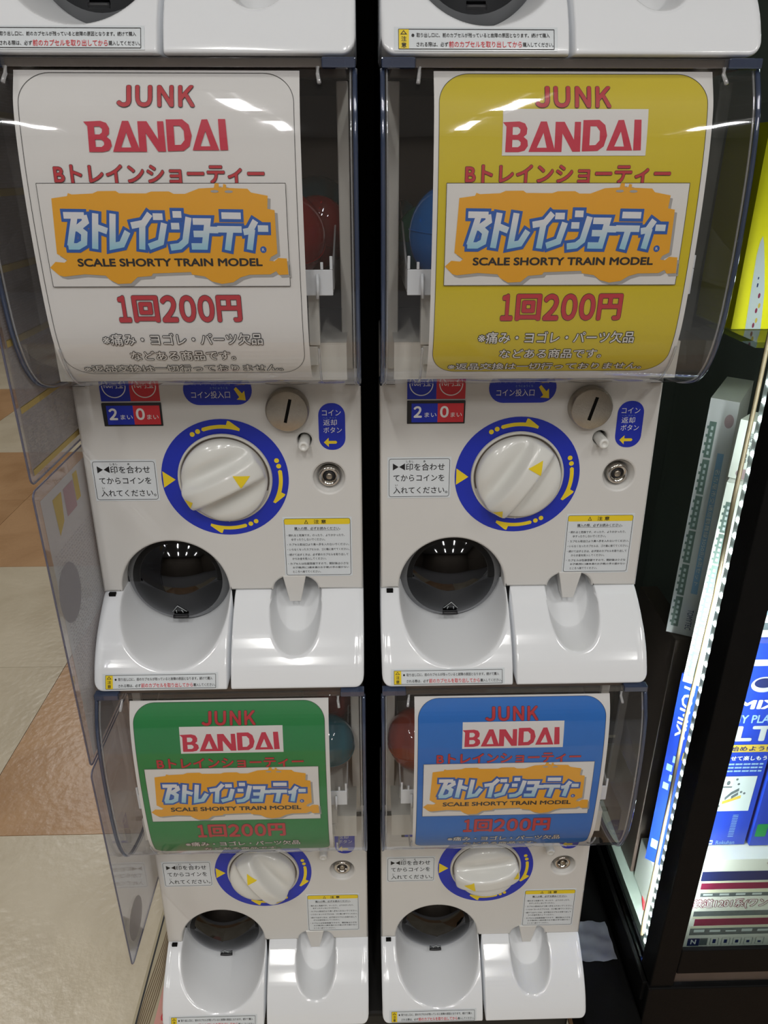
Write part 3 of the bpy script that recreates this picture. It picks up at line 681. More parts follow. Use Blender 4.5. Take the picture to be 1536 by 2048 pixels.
    for s in (-1, 1):
        for px, h in ((0.1000, 0.3645), (0.0935, 0.3605)):
            box('fence_pin', (s * px - 0.0010, -0.0514, 0.3556), (s * px + 0.0010, -0.0497, h), M['gloss'], tr, 0.0004)
        tube('fence_peg', [(s * 0.0905, -0.0545, 0.3530), (s * 0.0905, -0.0560, 0.3450), (s * 0.0900, -0.0550, 0.3365)], 0.0012, M['gloss'], tr, 8)
        xprism('tray_side', [(-0.048, 0.3421), (-0.048, 0.356), (0.060, 0.395), (0.100, 0.395), (0.100, 0.3421)], s * 0.1005, s * 0.1018, M['hook'], tr)
        box('tray_post', (s * 0.086 - 0.004, -0.040, 0.3005), (s * 0.086 + 0.004, -0.030, 0.3383), M['cream'], tr, 0.0006)
    box('lower_deck', (-0.109, -0.030, 0.2995), (0.109, 0.125, 0.3003), M['cream'], t)
    box('deck_front', (-0.109, -0.030, 0.2720), (0.109, -0.0285, 0.2994), M['cream'], t)
    for s in (-1, 1): box('deck_post', (s * 0.083 - 0.005, -0.041, 0.2860), (s * 0.083 + 0.005, -0.031, 0.2998), M['cream'], t, 0.0005)
    box('latch_clip', (-0.1185, -0.002, 0.2575), (-0.1065, 0.003, 0.2600), M['gap'], t, 0, (0, py(0.26) - 0.002, 0))
    box('latch_clip', (0.1065, -0.002, 0.2575), (0.1185, 0.003, 0.2600), M['gap'], t, 0, (0, py(0.26) - 0.002, 0))
    return t
CX = (-0.1295, 0.1245)
proto = build_machine()
knob_ang = {(1, 0): 26, (1, 1): 57, (0, 0): 122, (0, 1): 188, (2, 0): 20, (2, 1): 40}
lab = {(2, 0): 'white capsule vending machine topping the left stack, only its lower lip in view',
       (2, 1): 'white capsule vending machine topping the right stack, cut off by the upper edge',
       (1, 0): 'white capsule vending machine with the white poster, middle of left stack',
       (1, 1): 'white capsule vending machine with the yellow poster, middle of the right stack',
       (0, 0): 'white capsule vending machine with the green poster, bottom of left stack',
       (0, 1): 'white capsule vending machine with the blue poster, bottom of the right stack'}
first = True
for c in (0, 1):
    for r in (0, 1, 2):
        m = proto if first else copy_tree(proto); first = False
        m.location = (CX[c], 0, (r - 1) * T); tag(m, lab[(r, c)], 'vending machine', 'capsule machines stacked three high')
        for ch in m.children:
            if ch.name.startswith('dial_knob'): ch.rotation_euler = (-0.0, -math.radians(knob_ang[(r, c)]), 0)
stand = tag(box('machine_stand', (-0.230, -0.045, FLOOR + 0.0005), (0.228, 0.37, -T - 0.0005), M['dark'], None, 0.004), 'low black stand under the two stacks of capsule machines', 'stand')

# ------------------------------------------------------------------ posters
def seglen(P): return sum(math.hypot(P[i + 1][0] - P[i][0], P[i + 1][1] - P[i][1]) for i in range(len(P) - 1))
PP = smooth_poly([(-0.0515, 0.4840), (-0.0520, 0.4755), (-0.0620, 0.455), (-0.0673, 0.43), (-0.0702, 0.40), (-0.0712, 0.37), (-0.0708, 0.34), (-0.0686, 0.315), (-0.0625, 0.2965), (-0.0540, 0.2838), (-0.0440, 0.2765), (-0.03, 0.2725)], 8)
PA = [0.0]
for i in range(len(PP) - 1): PA.append(PA[-1] + math.hypot(PP[i + 1][0] - PP[i][0], PP[i + 1][1] - PP[i][1]))
def at_arc(v):
    v = min(max(v, 0), PA[-1] - 1e-6)
    for i in range(len(PA) - 1):
        if PA[i + 1] >= v:
            k = (v - PA[i]) / (PA[i + 1] - PA[i]); a, b = PP[i], PP[i + 1]
            d = Vector((b[0] - a[0], b[1] - a[1])).normalized()
            return a[0] + (b[0] - a[0]) * k, a[1] + (b[1] - a[1]) * k, d
ORANGE = [(0.054, 0.142), (0.118, 0.121), (0.123, 0.093), (0.138, 0.106), (0.221, 0.097), (0.243, 0.075), (0.315, 0.073), (0.328, 0.095), (0.435, 0.097), (0.457, 0.079), (0.528, 0.078), (0.547, 0.101), (0.592, 0.101), (0.65, 0.051), (0.71, 0.044), (0.715, 0.003), (0.73, 0.004), (0.731, 0.04), (0.746, 0.041), (0.749, 0.009), (0.76, 0.017), (0.76, 0.046), (0.845, 0.054), (0.858, 0.089), (0.925, 0.119), (0.921, 0.241), (0.95, 0.254), (0.952, 0.67), (0.924, 0.705), (0.917, 0.742), (0.938, 0.747), (0.954, 0.714), (0.99, 0.72), (0.994, 0.88), (0.954, 0.884), (0.943, 0.846), (0.918, 0.878), (0.83, 0.881), (0.792, 0.907), (0.759, 0.957), (0.711, 0.973), (0.67, 0.947), (0.641, 0.896), (0.589, 0.877), (0.585, 0.852), (0.426, 0.865), (0.419, 0.89), (0.36, 0.901), (0.329, 0.964), (0.275, 0.97), (0.241, 0.924), (0.228, 0.885), (0.143, 0.871), (0.055, 0.894), (0.035, 0.881), (0.003, 0.804), (0.029, 0.747), (0.066, 0.755), (0.079, 0.731), (0.041, 0.667), (0.05, 0.326)]
STROKES = [[(0.094, 0.299), (0.175, 0.302)], [(0.138, 0.301), (0.102, 0.59)], [(0.175, 0.302), (0.179, 0.36), (0.143, 0.421), (0.167, 0.47), (0.16, 0.562), (0.134, 0.596), (0.095, 0.595)], [(0.124, 0.42), (0.15, 0.421)], [(0.222, 0.285), (0.202, 0.618)], [(0.217, 0.409), (0.26, 0.449)], [(0.292, 0.288), (0.275, 0.595), (0.314, 0.577), (0.343, 0.457)], [(0.442, 0.289), (0.413, 0.375), (0.363, 0.397)], [(0.408, 0.375), (0.395, 0.624)], [(0.455, 0.313), (0.492, 0.314)], [(0.426, 0.6), (0.475, 0.558), (0.496, 0.378)], [(0.536, 0.292), (0.569, 0.293)], [(0.525, 0.403), (0.556, 0.404)], [(0.514, 0.608), (0.551, 0.597), (0.576, 0.549), (0.598, 0.323)], [(0.615, 0.359), (0.674, 0.361), (0.654, 0.6), (0.601, 0.598)], [(0.614, 0.478), (0.662, 0.479)], [(0.68, 0.439), (0.713, 0.441)], [(0.734, 0.304), (0.81, 0.307)], [(0.713, 0.433), (0.81, 0.437)], [(0.764, 0.447), (0.748, 0.634)], [(0.869, 0.356), (0.845, 0.45), (0.819, 0.461)], [(0.854, 0.438), (0.839, 0.63)], [(0.879, 0.427), (0.919, 0.429)]]
BAN = [([(337, 487), (405, 484), (428, 492), (438, 512), (436, 535), (424, 546), (440, 560), (443, 583), (430, 602), (405, 608), (350, 608), (352, 505)], [[(378, 506), (400, 506), (410, 516), (408, 530), (398, 538), (378, 538)], [(378, 558), (403, 558), (413, 568), (412, 580), (402, 588), (378, 588)]]),
       ([(446, 607), (492, 484), (517, 484), (557, 607)], [[(505, 530), (480, 590), (521, 590)]]),
       ([(553, 607), (553, 485), (590, 485), (632, 558), (632, 485), (657, 485), (660, 606), (628, 606), (583, 532), (583, 607)], []),
       ([(667, 478), (733, 477), (758, 498), (768, 541), (757, 584), (732, 603), (667, 605)], [[(697, 503), (722, 503), (737, 522), (738, 560), (722, 579), (697, 580)]]),
       ([(768, 601), (811, 478), (834, 477), (876, 601)], [[(824, 524), (800, 585), (841, 585)]]),
       ([(877, 476), (906, 476), (912, 600), (880, 601)], [])]
def poster(name, c, r, bg, label, dv=0.0, du=0.0, cut=None):
    x0 = CX[c] - 0.0935 + du; zb = (r - 1) * T
    Wd = 0.1772
    top, bot = 0.0092 + dv, 0.2235
    pt = empty(name, (x0 + Wd / 2, -0.06, zb + 0.38), label, 'poster', 'printed posters inside the machine covers')
    off = Vector((x0 + Wd / 2, -0.06, zb + 0.38))
    def f(u, v, l):
        y, z, d = at_arc(-v); n = Vector((0, d.y, -d.x))        # outward, towards the viewer
        if n.y > 0: n = -n
        return Vector((x0 + u, y, z + zb)) + n * (0.00015 * l) - off
    sl = [-0.0035 * k for k in range(1, 70)]
    pg = Print(); pg.rect(1, M['paper'], 0, -top, Wd, -bot, 'sheet'); pg.rect(-1.5, M['paper'], 0, -top, Wd, -bot, 'sheet'); pg.build(f, pt, sl)
    p = Print(); b = -(top + 0.0016)
    fr0, fr1 = 0.0030, Wd - 0.0035
    bb = -0.2065 if bg is None else -0.2068
    if bg: p.rrect(2, M[bg], fr0, bb, fr1, b, 0.019, part='background')
    p.rrect(3, M['black'], fr0, bb, fr1, b, 0.019, hole=0.00035, part='frame_line', n=14)
    q = lambda v: -(v + dv)
    p.chars(4, M['redink'], [('Ｊ', 0.0638, 0.0728), ('Ｕ', 0.0755, 0.0858), ('Ｎ', 0.0890, 0.0990), ('Ｋ', 0.1020, 0.1120)], q(0.0325), q(0.0192), 0.045, 0.016, M['black'])
    if bg: p.rect(4, M['paper'], 0.0435, q(0.0603), 0.1358, q(0.0332), part='logo_panel')
    for P, H in BAN:
        g = lambda a: (0.0425 + (a[0] - 337) / 575 * 0.0890 + (0.0010 if bg else 0), q(0.0583) + (608 - a[1]) / 133 * 0.0190)
        p.poly(5, M['pink'], [g(a) for a in P], [[g(a) for a in h] for h in H], part='brand_lettering')
    p.text(4, M['redink'], 'Bトレインショーティー', 0.0205, 0.1535, q(0.0768), q(0.0655), 0.035, 0.018, M['black'])
    bx0, bx1, bz0, bz1 = 0.0085, 0.1668, q(0.0762), q(0.1398)
    p.rect(7, M['paper'], bx0, bz1, bx1, bz0, part='logo_panel')
    if True: p.rrect(8, M['black'], bx0, bz1, bx1, bz0, 0.0003, hole=0.0003, part='frame_line', n=2)
    h = lambda a, dx=0, dy=0: (bx0 + a[0] * (bx1 - bx0) + dx, bz0 + a[1] * (bz1 - bz0) + dy)
    p.poly(8, M['shade'], [h(a, 0.0018, -0.0018) for a in ORANGE], part='logo_shadow')
    p.poly(9, M['orange'], [h(a) for a in ORANGE], part='logo_train')
    for a in ((0.712, 0.078), (0.769, 0.081)): c_ = h(a); p.disc(10, M['shade'], c_[0], c_[1], 0.0026, n=14, ry=0.0008, part='logo_shadow')
    ST = [[h(a) for a in s] for s in STROKES]
    p.strokes(10, M['lblue'], ST, 0.0078, 0.0019, 'logo_outline')
    p.strokes(11, M['fade'], ST, 0.0040, 0.0002, 'fade'); p.tone = (h((0, 0.26))[1], h((0, 0.64))[1])
    c_ = h((0.895, 0.632)); p.disc(10, M['lblue'], c_[0], c_[1], 0.0021, n=18, part='logo_outline'); p.text(11, M['pwhite'], 'R', c_[0] - 0.0008, c_[0] + 0.0008, c_[1] - 0.0009, c_[1] + 0.0009, 0.0)
    p.text(10, M['black'], 'SCALE SHORTY TRAIN MODEL', h((0.120, 0))[0], h((0.888, 0))[0], h((0, 0.795))[1], h((0, 0.715))[1], 0.045, part='logo_lettering')
    p.chars(4, M['redink'], [('１', 0.0487, 0.0572), ('回', 0.0590, 0.0765), ('２', 0.0780, 0.0890), ('０', 0.0905, 0.1015), ('０', 0.1030, 0.1140), ('円', 0.1157, 0.1325)], q(0.1636), q(0.1456), 0.05, 0.014, M['black'])
    ow = 0.046
    p.text(4, M['paper'], '※痛み・ヨゴレ・パーツ欠品', 0.0345, 0.1450, q(0.1802), q(0.1715), 0.014, ow, M['black'], part='white_lettering')
    p.text(4, M['paper'], 'などある商品です。', 0.0510, 0.1245, q(0.1927), q(0.1848), 0.014, ow, M['black'], part='white_lettering')
    if dv < 0.002: p.text(4, M['paper'], '※返品交換は一切行っておりません。', 0.0150, 0.1570, q(0.2040), q(0.1970), 0.014, ow, M['black'], part='white_lettering')
    p.build(f, pt, sl, names={'fade': 'logo_letters', 'lettering': 'red_lettering'})
    return pt
poster('poster', 0, 1, None, 'white printed poster with a black border inside the cover of the middle left machine')
poster('poster', 1, 1, 'pyellow', 'yellow printed poster inside the cover of the middle right machine', du=0.0075)
poster('poster', 0, 0, 'pgreen', 'green printed poster inside the cover of the bottom left machine', dv=0.0045, du=0.003)
poster('poster', 1, 0, 'pblue', 'blue printed poster inside the cover of the bottom right machine', dv=0.0048, du=0.0035)

# ------------------------------------------------------------------ capsules
def capsule(x, y, z, r, mt, mb, label, squash=(1, 1, 1), rot=(0, 0, 0), toy=None, row=1):
    e = empty('capsule', (x, y, z), label, 'capsule', 'toy capsules behind the covers'); e.rotation_euler = rot
    def half(nm, s, m):
        V = []; F = []; n, k = 32, 10
        for i in range(k + 1):
            a = PI / 2 * i / k
            for j in range(n):
                th = 2 * PI * j / n; V.append((r * squash[0] * math.cos(a) * math.cos(th), r * squash[1] * math.cos(a) * math.sin(th), s * (r * squash[2] * math.sin(a)) + s * 0.0003))
        for i in range(k):
            for j in range(n): F.append((i * n + j, i * n + (j + 1) % n, (i + 1) * n + (j + 1) % n, (i + 1) * n + j))
        mesh(nm, V, F, m, e, True)
    half('upper_half', 1, mt); half('lower_half', -1, mb)
    V = [(r * 1.008 * squash[0] * math.cos(2 * PI * j / 40), r * 1.008 * squash[1] * math.sin(2 * PI * j / 40), 0) for j in range(40)]
    tube('seam_ring', V, 0.0005, mt, e, 6, True)
    return e
ZT = 0.3425
capsule(-0.066, -0.012, ZT + 0.032, 0.0315, M['c_red'], M['c_red'], 'red clear capsule beside the white poster, nearer of the two red ones', (1, 1, 1), (0.5, 0.3, 0))
capsule(-0.0445, 0.034, ZT + 0.030, 0.0290, M['c_red'], M['c_red'], 'dark red clear capsule behind the nearer red one, left machine', (0.9, 0.6, 1), (0.2, 0.4, 0))
capsule(-0.047, 0.086, ZT + 0.036, 0.0355, M['c_teal'], M['c_teal'], 'dark teal capsule behind the red ones, middle left machine', (1, 0.75, 1))
capsule(0.0545, -0.014, ZT + 0.034, 0.0330, M['c_blue'], M['c_blue'], 'bright blue clear capsule with a cyan toy part, beside the yellow poster', (0.85, 0.8, 1.0), (0, 0.1, 0))
capsule(0.0410, 0.030, ZT + 0.026, 0.0255, M['c_green'], M['c_teal'], 'dark green and blue capsule behind the bright blue one', (0.9, 0.6, 1))
capsule(0.0260, 0.072, ZT + 0.027, 0.0265, M['c_teal'], M['c_teal'], 'dark teal capsule deepest in the middle right machine', (0.6, 0.8, 1))
capsule(-0.0500, -0.008, ZT - T + 0.034, 0.0300, M['c_teal'], M['c_clear'], 'blue capsule with colourless lower half, beside the green poster', (0.95, 0.9, 1.1), (0.2, 0.15, 0))
capsule(-0.050, 0.058, ZT - T + 0.043, 0.0300, M['c_red'], M['c_red'], 'dark red capsule at the back of the bottom left machine')
capsule(0.0420, -0.006, ZT - T + 0.036, 0.0330, M['c_orange'], M['c_orange'], 'orange red clear capsule beside the blue poster', (0.9, 0.9, 1.0), (0, -0.2, 0))
ty = empty('toy_train_part', (0.0460, -0.020, 0.375), 'small cyan plastic train part inside the bright blue capsule', 'toy')
box('toy_body', (-0.008, -0.003, -0.006), (0.014, 0.003, 0.006), M['toycyan'], ty, 0.001)
for i in range(4): box('toy_window', (-0.0065 + i * 0.005, -0.0034, -0.0005), (-0.0035 + i * 0.005, -0.0029, 0.0045), M['boxnavy'], ty)
ty.rotation_euler = (0, 0.1, 0)

# ------------------------------------------------------------------ hanging clear sheets, left of the machines
SX = -0.2518
def sheet(z0, z1, y0, y1, label, kind):
    e = empty('plastic_sheet', (SX, (y0 + y1) / 2, z0), label, 'price sheet', 'clear sheets hanging on the left stack')
    o = Vector((SX, (y0 + y1) / 2, z0))
    def rb(y0, y1, z0, z1, r):
        return arc(y1 - r, z1 - r, r, 0, 90, 5) + arc(y0 + r, z1 - r, r, 90, 180, 5) + arc(y0 + r, z0 + r, r, 180, 270, 5) + arc(y1 - r, z0 + r, r, 270, 360, 5)
    P = rb(y0, y1, z0, z1, 0.006)
    s = xprism('sheet', [(y - o.y, z - o.z) for y, z in P], -0.0006, 0.0006, M['sheet'], e)
    tube('sheet_border', [(0, y - o.y, z - o.z) for y, z in P], 0.0008, M['sheetedge'], e, 6, True)
    pr = Print(); f = lambda u, v, l: (0.0009 + 0.00012 * l, u - o.y, v - o.z)
    if kind == 1:
        pr.rect(0, M['film'], y0 + 0.004, z0 + 0.006, y1 - 0.004, z1 - 0.004, 'price_list')
        zz = z0 + 0.0085; k = 0
        while zz < z1 - 0.006:
            if k % 12 == 0: pr.rect(1, M['filmyel'], y0 + 0.006, zz - 0.0028, y1 - 0.006, zz + 0.0022, 'yellow_row')
            else:
                pr.rect(1, M['filmink'], y0 + 0.006, zz - 0.0022, y1 - 0.006, zz - 0.0019, 'row_line')
                yy = y0 + 0.008
                while yy < y1 - 0.012:
                    w = random.choice((0.004, 0.009, 0.013, 0.006)); 
                    for q in range(int(w / 0.0016)): pr.rect(1, M['filmink'], yy + q * 0.0016, zz - 0.0008, yy + q * 0.0016 + random.uniform(0.0005, 0.0012), zz + random.uniform(0.0000, 0.0007), 'row_text')
                    yy += w + random.choice((0.004, 0.008))
            zz += 0.00393; k += 1
        for yc in (0.018, 0.040, 0.065): pr.rect(1, M['filmink'], y0 + yc, z0 + 0.010, y0 + yc + 0.0003, z1 - 0.006, 'row_line')
    if kind == 2:
        pr.rect(0, M['film2'], y0 + 0.008, z0 + 0.006, y1 - 0.004, z1 - 0.010, 'price_list')
        pr.poly(1, M['filmyel'], [(y0 + 0.028, z1 - 0.018), (y0 + 0.046, z1 - 0.018), (y0 + 0.042, z1 - 0.042), (y0 + 0.030, z1 - 0.050)], part='yellow_wedge')
        pr.rect(1, M['filmred'], y0 + 0.050, z1 - 0.042, y0 + 0.072, z1 - 0.018, 'red_tag')
        pr.rect(1, M['filmyel'], y0 + 0.073, z1 - 0.038, y0 + 0.083, z1 - 0.014, 'yellow_tag')
        zz = z0 + 0.010
        while zz < z1 - 0.058:
            yy = y0 + 0.014
            while yy < y1 - 0.01:
                w = random.uniform(0.001, 0.0035); pr.rect(1, M['filmink'], yy, zz, yy + w, zz + 0.0007, 'row_text'); yy += w + random.uniform(0.0012, 0.003)
            zz += 0.0030
        pr.disc(2, M['filmink'], y0 + 0.027, z0 + 0.163, 0.022, 'grey_spot', n=30, ry=0.026)
    if kind == 3:
        pr.disc(0, M['film'], y0 + 0.028, z0 + 0.036, 0.021, 'grey_spot', n=30)
    pr.build(f, s)
    return e
sheet(0.208, 0.482, -0.0830, 0.060, 'clear sheet with greyish price rows and yellow bars, topmost left of the stack', 1)
sheet(-0.0600, 0.2030, -0.0850, 0.060, 'clear sheet with pale faded print, middle one left of the stack', 2)
sheet(-0.3240, -0.0640, -0.0880, 0.060, 'nearly blank clear sheet, lowest one left of the stack', 3)
mr = empty('mounting_rail', (SX, 0.075, 0), 'black upright rail holding the clear sheets to the left stack', 'rail')
box('rail_bar', (-0.002, -0.0145, -0.34), (0.003, 0.02, 0.50), M['dark'], mr)
for z in (0.225, 0.46, -0.045, 0.18, -0.31, -0.08): tube('clip', [(0.0005, -0.022, z), (0.0005, -0.014, z)], 0.0022, M['dark'], mr, 8)

# ------------------------------------------------------------------ floor poster bottom left
fp_ = empty('floor_notice', (-0.27, 0.06, FLOOR), 'printed cream and pink paper notice lying beside the left stack', 'notice')
ox, oy = -0.27, 0.06
P = Print()
P.rect(0, M['matcream'], -0.312, -0.20, -0.236, 0.30, 'paper'); P.rect(1, M['black'], -0.3085, -0.20, -0.3062, 0.30, 'border_line')
P.poly(1, M['matpink'], [(-0.2865, -0.20), (-0.236, -0.20), (-0.236, 0.16), (-0.262, 0.16), (-0.2835, 0.09)], part='pink_panel')
P.text(2, M['red'], 'it is outs', -0.2820, -0.2660, -0.030, 0.085, 0.0, rot=-90, part='red_lettering')
for k in range(7):
    o_ = k * 0.0022; pts = [(-0.3015 + o_ * 0.8 + 0.004 * math.sin(t * 0.9 + k * 0.3), -0.19 + t * 0.038) for t in range(11)]
    P.strokes(1, M['matbrown'], [pts], 0.0013, 0, 'hair_strand')
P.build(lambda u, v, l: (u - ox, v - oy, 0.0008 + 0.0002 * l), fp_)

# ------------------------------------------------------------------ glass showcase on the right
sc = empty('glass_showcase', (0.60, 0.15, FLOOR), 'black framed glass showcase lit by a led strip, right of the machines', 'showcase')
so = Vector((0.60, 0.15, FLOOR))
def cb(name, a, b, m, bev=0.0015, par=None): return box(name, tuple(Vector(a) - so), tuple(Vector(b) - so), m, par or sc, bev)
X0, X1, Y0, Y1, ZB, ZT_ = 0.326, 0.98, -0.030, 0.40, -0.470, 1.05
cb('post', (X0, Y0, ZB), (X0 + 0.0285, 0.001, ZT_), M['caseblack'])
cb('post', (X0, Y1 - 0.03, ZB), (X0 + 0.0285, Y1, ZT_), M['caseblack'])
cb('post', (X1 - 0.03, Y0, ZB), (X1, 0.0, ZT_), M['caseblack'])
cb('post', (X1 - 0.03, Y1 - 0.03, ZB), (X1, Y1, ZT_), M['caseblack'])
cb('front_rail', (X0 + 0.0286, Y0, -0.4480), (X1 - 0.031, -0.0245, -0.4060), M['caseblack'])
cb('front_track', (X0 + 0.0286, Y0 + 0.003, -0.4680), (X1 - 0.031, -0.0235, -0.4500), M['alu'])
cb('side_rail', (X0 - 0.006, Y0 + 0.006, -0.5050), (X0 + 0.010, Y1, -0.4715), M['caseblack'])
cb('plinth', (X0 - 0.002, Y0 - 0.002, FLOOR + 0.0005), (X1, Y1, -0.4715), M['caseblack'])
cb('floor_panel', (X0 + 0.011, 0.002, -0.4710), (X1 - 0.031, Y1 - 0.031, -0.4560), M['casefloor'], 0)
cb('back_panel', (X0 + 0.029, Y1 - 0.012, -0.4555), (X1 - 0.031, Y1 - 0.004, ZT_ - 0.03), M['caseback'], 0)
cb('top_panel', (X0, Y0, ZT_), (X1, Y1, ZT_ + 0.03), M['caseblack'])
cb('side_glass', (X0 + 0.001, 0.002, -0.4705), (X0 + 0.004, Y1 - 0.031, ZT_ - 0.001), M['glass'], 0)
cb('front_glass', (X0 + 0.029, -0.0232, -0.4555), (X1 - 0.031, -0.0205, ZT_ - 0.001), M['glass'], 0)
sh = cb('glass_shelf', (X0 + 0.006, 0.045, 0.2780), (X1 - 0.031, Y1 - 0.031, 0.2830), M['glass'], 0)
# led strip on the back of the corner post
ls = cb('led_strip', (X0 + 0.0062, 0.0020, -0.455), (X0 + 0.0072, 0.0180, 0.60), M['ledstrip'], 0)
le = bmesh.new(); bmesh.ops.create_cube(le, size=1)
for v in le.verts: v.co = Vector((v.co.x * 0.0010, v.co.y * 0.0040, v.co.z * 0.0038))
lme = bpy.data.meshes.new('led'); le.to_mesh(lme); le.free(); lme.materials.append(M['led'])
z = -0.448
while z < 0.59:
    link('led', lme, ls, Vector((X0 + 0.0055, 0.0125, z)) - so); z += 0.0160
for zc, ew in ((-0.36, 0.8), (-0.05, 0.8), (0.25, 0.16)):
    ld = bpy.data.lights.new('led_strip_light', 'AREA'); ld.shape = 'RECTANGLE'; ld.size = 0.004; ld.size_y = 0.22; ld.energy = ew; ld.color = (0.92, 0.97, 1.0)
    lo = bpy.data.objects.new('led_strip_light', ld); COL.objects.link(lo); lo.location = (X0 + 0.0120, 0.0070, zc)
    lo.rotation_euler = (math.radians(90), 0, math.radians(-8))
# unseen second strip added inside the same post to brighten the front boxes
ls_added = cb('led_strip', (X0 + 0.0287, -0.0180, -0.400), (X0 + 0.0297, -0.0060, 0.60), M['ledstrip'], 0)
for zc in (-0.27, -0.03, 0.25):
    ld = bpy.data.lights.new('led_strip_light', 'AREA'); ld.shape = 'RECTANGLE'; ld.size = 0.006; ld.size_y = 0.22; ld.energy = 0.28 if zc < 0.2 else 0.10; ld.color = (0.92, 0.97, 1.0)
    lo = bpy.data.objects.new('led_strip_light', ld); COL.objects.link(lo); lo.location = (X0 + 0.0310, -0.0135, zc)
    lo.rotation_euler = (math.radians(90), 0, math.radians(-62))
wr = [(0.3355, 0.034, 0.42), (0.3362, 0.034, 0.236), (0.3358, 0.034, 0.14), (0.3375, 0.034, 0.032), (0.3360, 0.034, -0.052), (0.3335, 0.032, -0.124), (0.3350, 0.032, -0.233), (0.3355, 0.032, -0.363), (0.3330, 0.028, -0.430), (0.3330, 0.026, -0.4545)]
wr = [tuple(Vector(p) - so) for p in wr]
tube('wire', wr, 0.0021, M['wire'], sc, 8)
tube('red_wire', [tuple(Vector(p) - so) for p in ((0.361, 0.30, -0.4542), (0.3605, 0.157, -0.4542), (0.358, 0.096, -0.4542), (0.348, 0.06, -0.4542))], 0.0016, M['redwire'], sc, 8)

# boxes in the showcase
def spine(name, quad, depth, m, label, cat, z_ext=0, content=None):
    """upright carton whose printed narrow face is the quad tl,tr,br,bl"""
    tl, tr, br, bl = [Vector(q) for q in quad]
    base = (bl + br) / 2; base.z = min(bl.z, br.z)
    e = empty(name, base, label, cat)
    n = (tr - tl).cross(bl - tl).normalized()
    if n.y > 0: n = -n
    q = [p - base for p in (tl, tr, br, bl)]
    b = quadbox('carton', q, tuple(-n * depth), m, e)
    pr = Print()
    if content: content(pr)
    def f(u, v, l):    # u 0..1 across, v 0..1 up
        top = q[0].lerp(q[1], u); bo = q[3].lerp(q[2], u); return bo.lerp(top, v) + n * (0.0002 + 0.00012 * l)
    if content: pr.build(f, b)
    return e
def train_spine(pr):
    for k in range(6):
        a = 0.035 + k * 0.148; b = a + 0.140
        pr.rect(0, M['ink_green'], 0.12, a, 0.36, b, 'train_picture')
        for j in range(5): pr.rect(1, M['ink_grey'], 0.20, a + 0.012 + j * 0.024, 0.28, a + 0.026 + j * 0.024, 'train_window')
        for j in range(4): pr.rect(0, M['ink_green'], 0.06, a + 0.015 + j * 0.032, 0.12, a + 0.026 + j * 0.032, 'train_picture')
    pr.rect(0, M['ink_sky'], 0.58, 0.20, 0.80, 0.80, 'title_band')
    pr.text(1, M['pwhite'], '名古屋市交通局鶴舞線3050形6両セット', 0.62, 0.78, 0.24, 0.74, 0.0, 0.02, M['boxnavy'], rot=90)
    pr.text(1, M['boxnavy'], 'TOMYTEC', 0.60, 0.80, 0.03, 0.125, 0.0, rot=90, part='maker_lettering')
    pr.disc(0, M['filmred'], 0.76, 0.925, 0.16, 'round_seal', n=24, ry=0.026)
spine('train_set_box', [(0.3449, 0.135, 0.2077), (0.368, 0.12, 0.2067), (0.372, 0.12, -0.0742), (0.3438, 0.135, -0.0748)], 0.10, M['boxunlit'], 'unlit white train set box, its dimness painted lilac, standing on end deeper in the showcase', 'box', content=train_spine)
spine('train_set_box', [(0.3423, 0.065, 0.1440), (0.3638, 0.050, 0.1440), (0.3619, 0.050, -0.0930), (0.3391, 0.065, -0.0930)], 0.045, M['boxwhite'], 'brightly lit white train set box standing on end behind the black post', 'box', content=train_spine)
def seal(pr):
    pr.disc(0, M['filmred'], 0.55, 0.10, 0.30, 'round_seal', n=24, ry=0.09); pr.text(0, M['ink_steel'], '限定品', 0.35, 0.75, 0.30, 0.80, 0.0, rot=90)
spine('train_set_box', [(0.3485, 0.075, 0.2040), (0.3640, 0.060, 0.2040), (0.3668, 0.060, 0.1450), (0.3474, 0.075, 0.1450)], 0.035, M['boxwhite'], 'white box with a round red seal resting on top of the bright train box', 'box', content=seal)
def blue_spine(pr):
    pr.text(0, M['silver'], 'TOMIX', 0.15, 0.50, 0.70, 0.97, 0.03, rot=90); pr.rect(0, M['ink_gold'], 0.55, 0.60, 0.95, 0.64, 'gold_band')
    for k in range(4): pr.rect(0, M['ink_sky'], 0.10 + 0.16 * (k % 2), 0.42 + 0.05 * k, 0.30 + 0.16 * (k % 2), 0.455 + 0.05 * k, 'picture_block')
    pr.rect(0, M['ink_sky'], 0.1, 0.08, 0.35, 0.13, 'picture_block')
spine('train_set_box', [(0.3446, 0.080, -0.0935), (0.3700, 0.0560, -0.0935), (0.3704, 0.060, -0.3840), (0.3459, 0.080, -0.3840)], 0.030, M['boxblue'], 'blue train set box standing on end under the bright white one', 'box', content=blue_spine)
e = tag(box('carton_stand', (0.352, 0.066, -0.4555), (0.3720, 0.112, -0.3845), M['boxwhite'], None, 0.001), 'small white box carrying the blue upright one on the showcase floor', 'box')
prop = tag(box('box_riser', (0.349, 0.118, -0.4555), (0.3720, 0.240, -0.0755), M['cartonbrown'], None, 0.001), 'dark brown carton carrying the dim lilac train box', 'box')
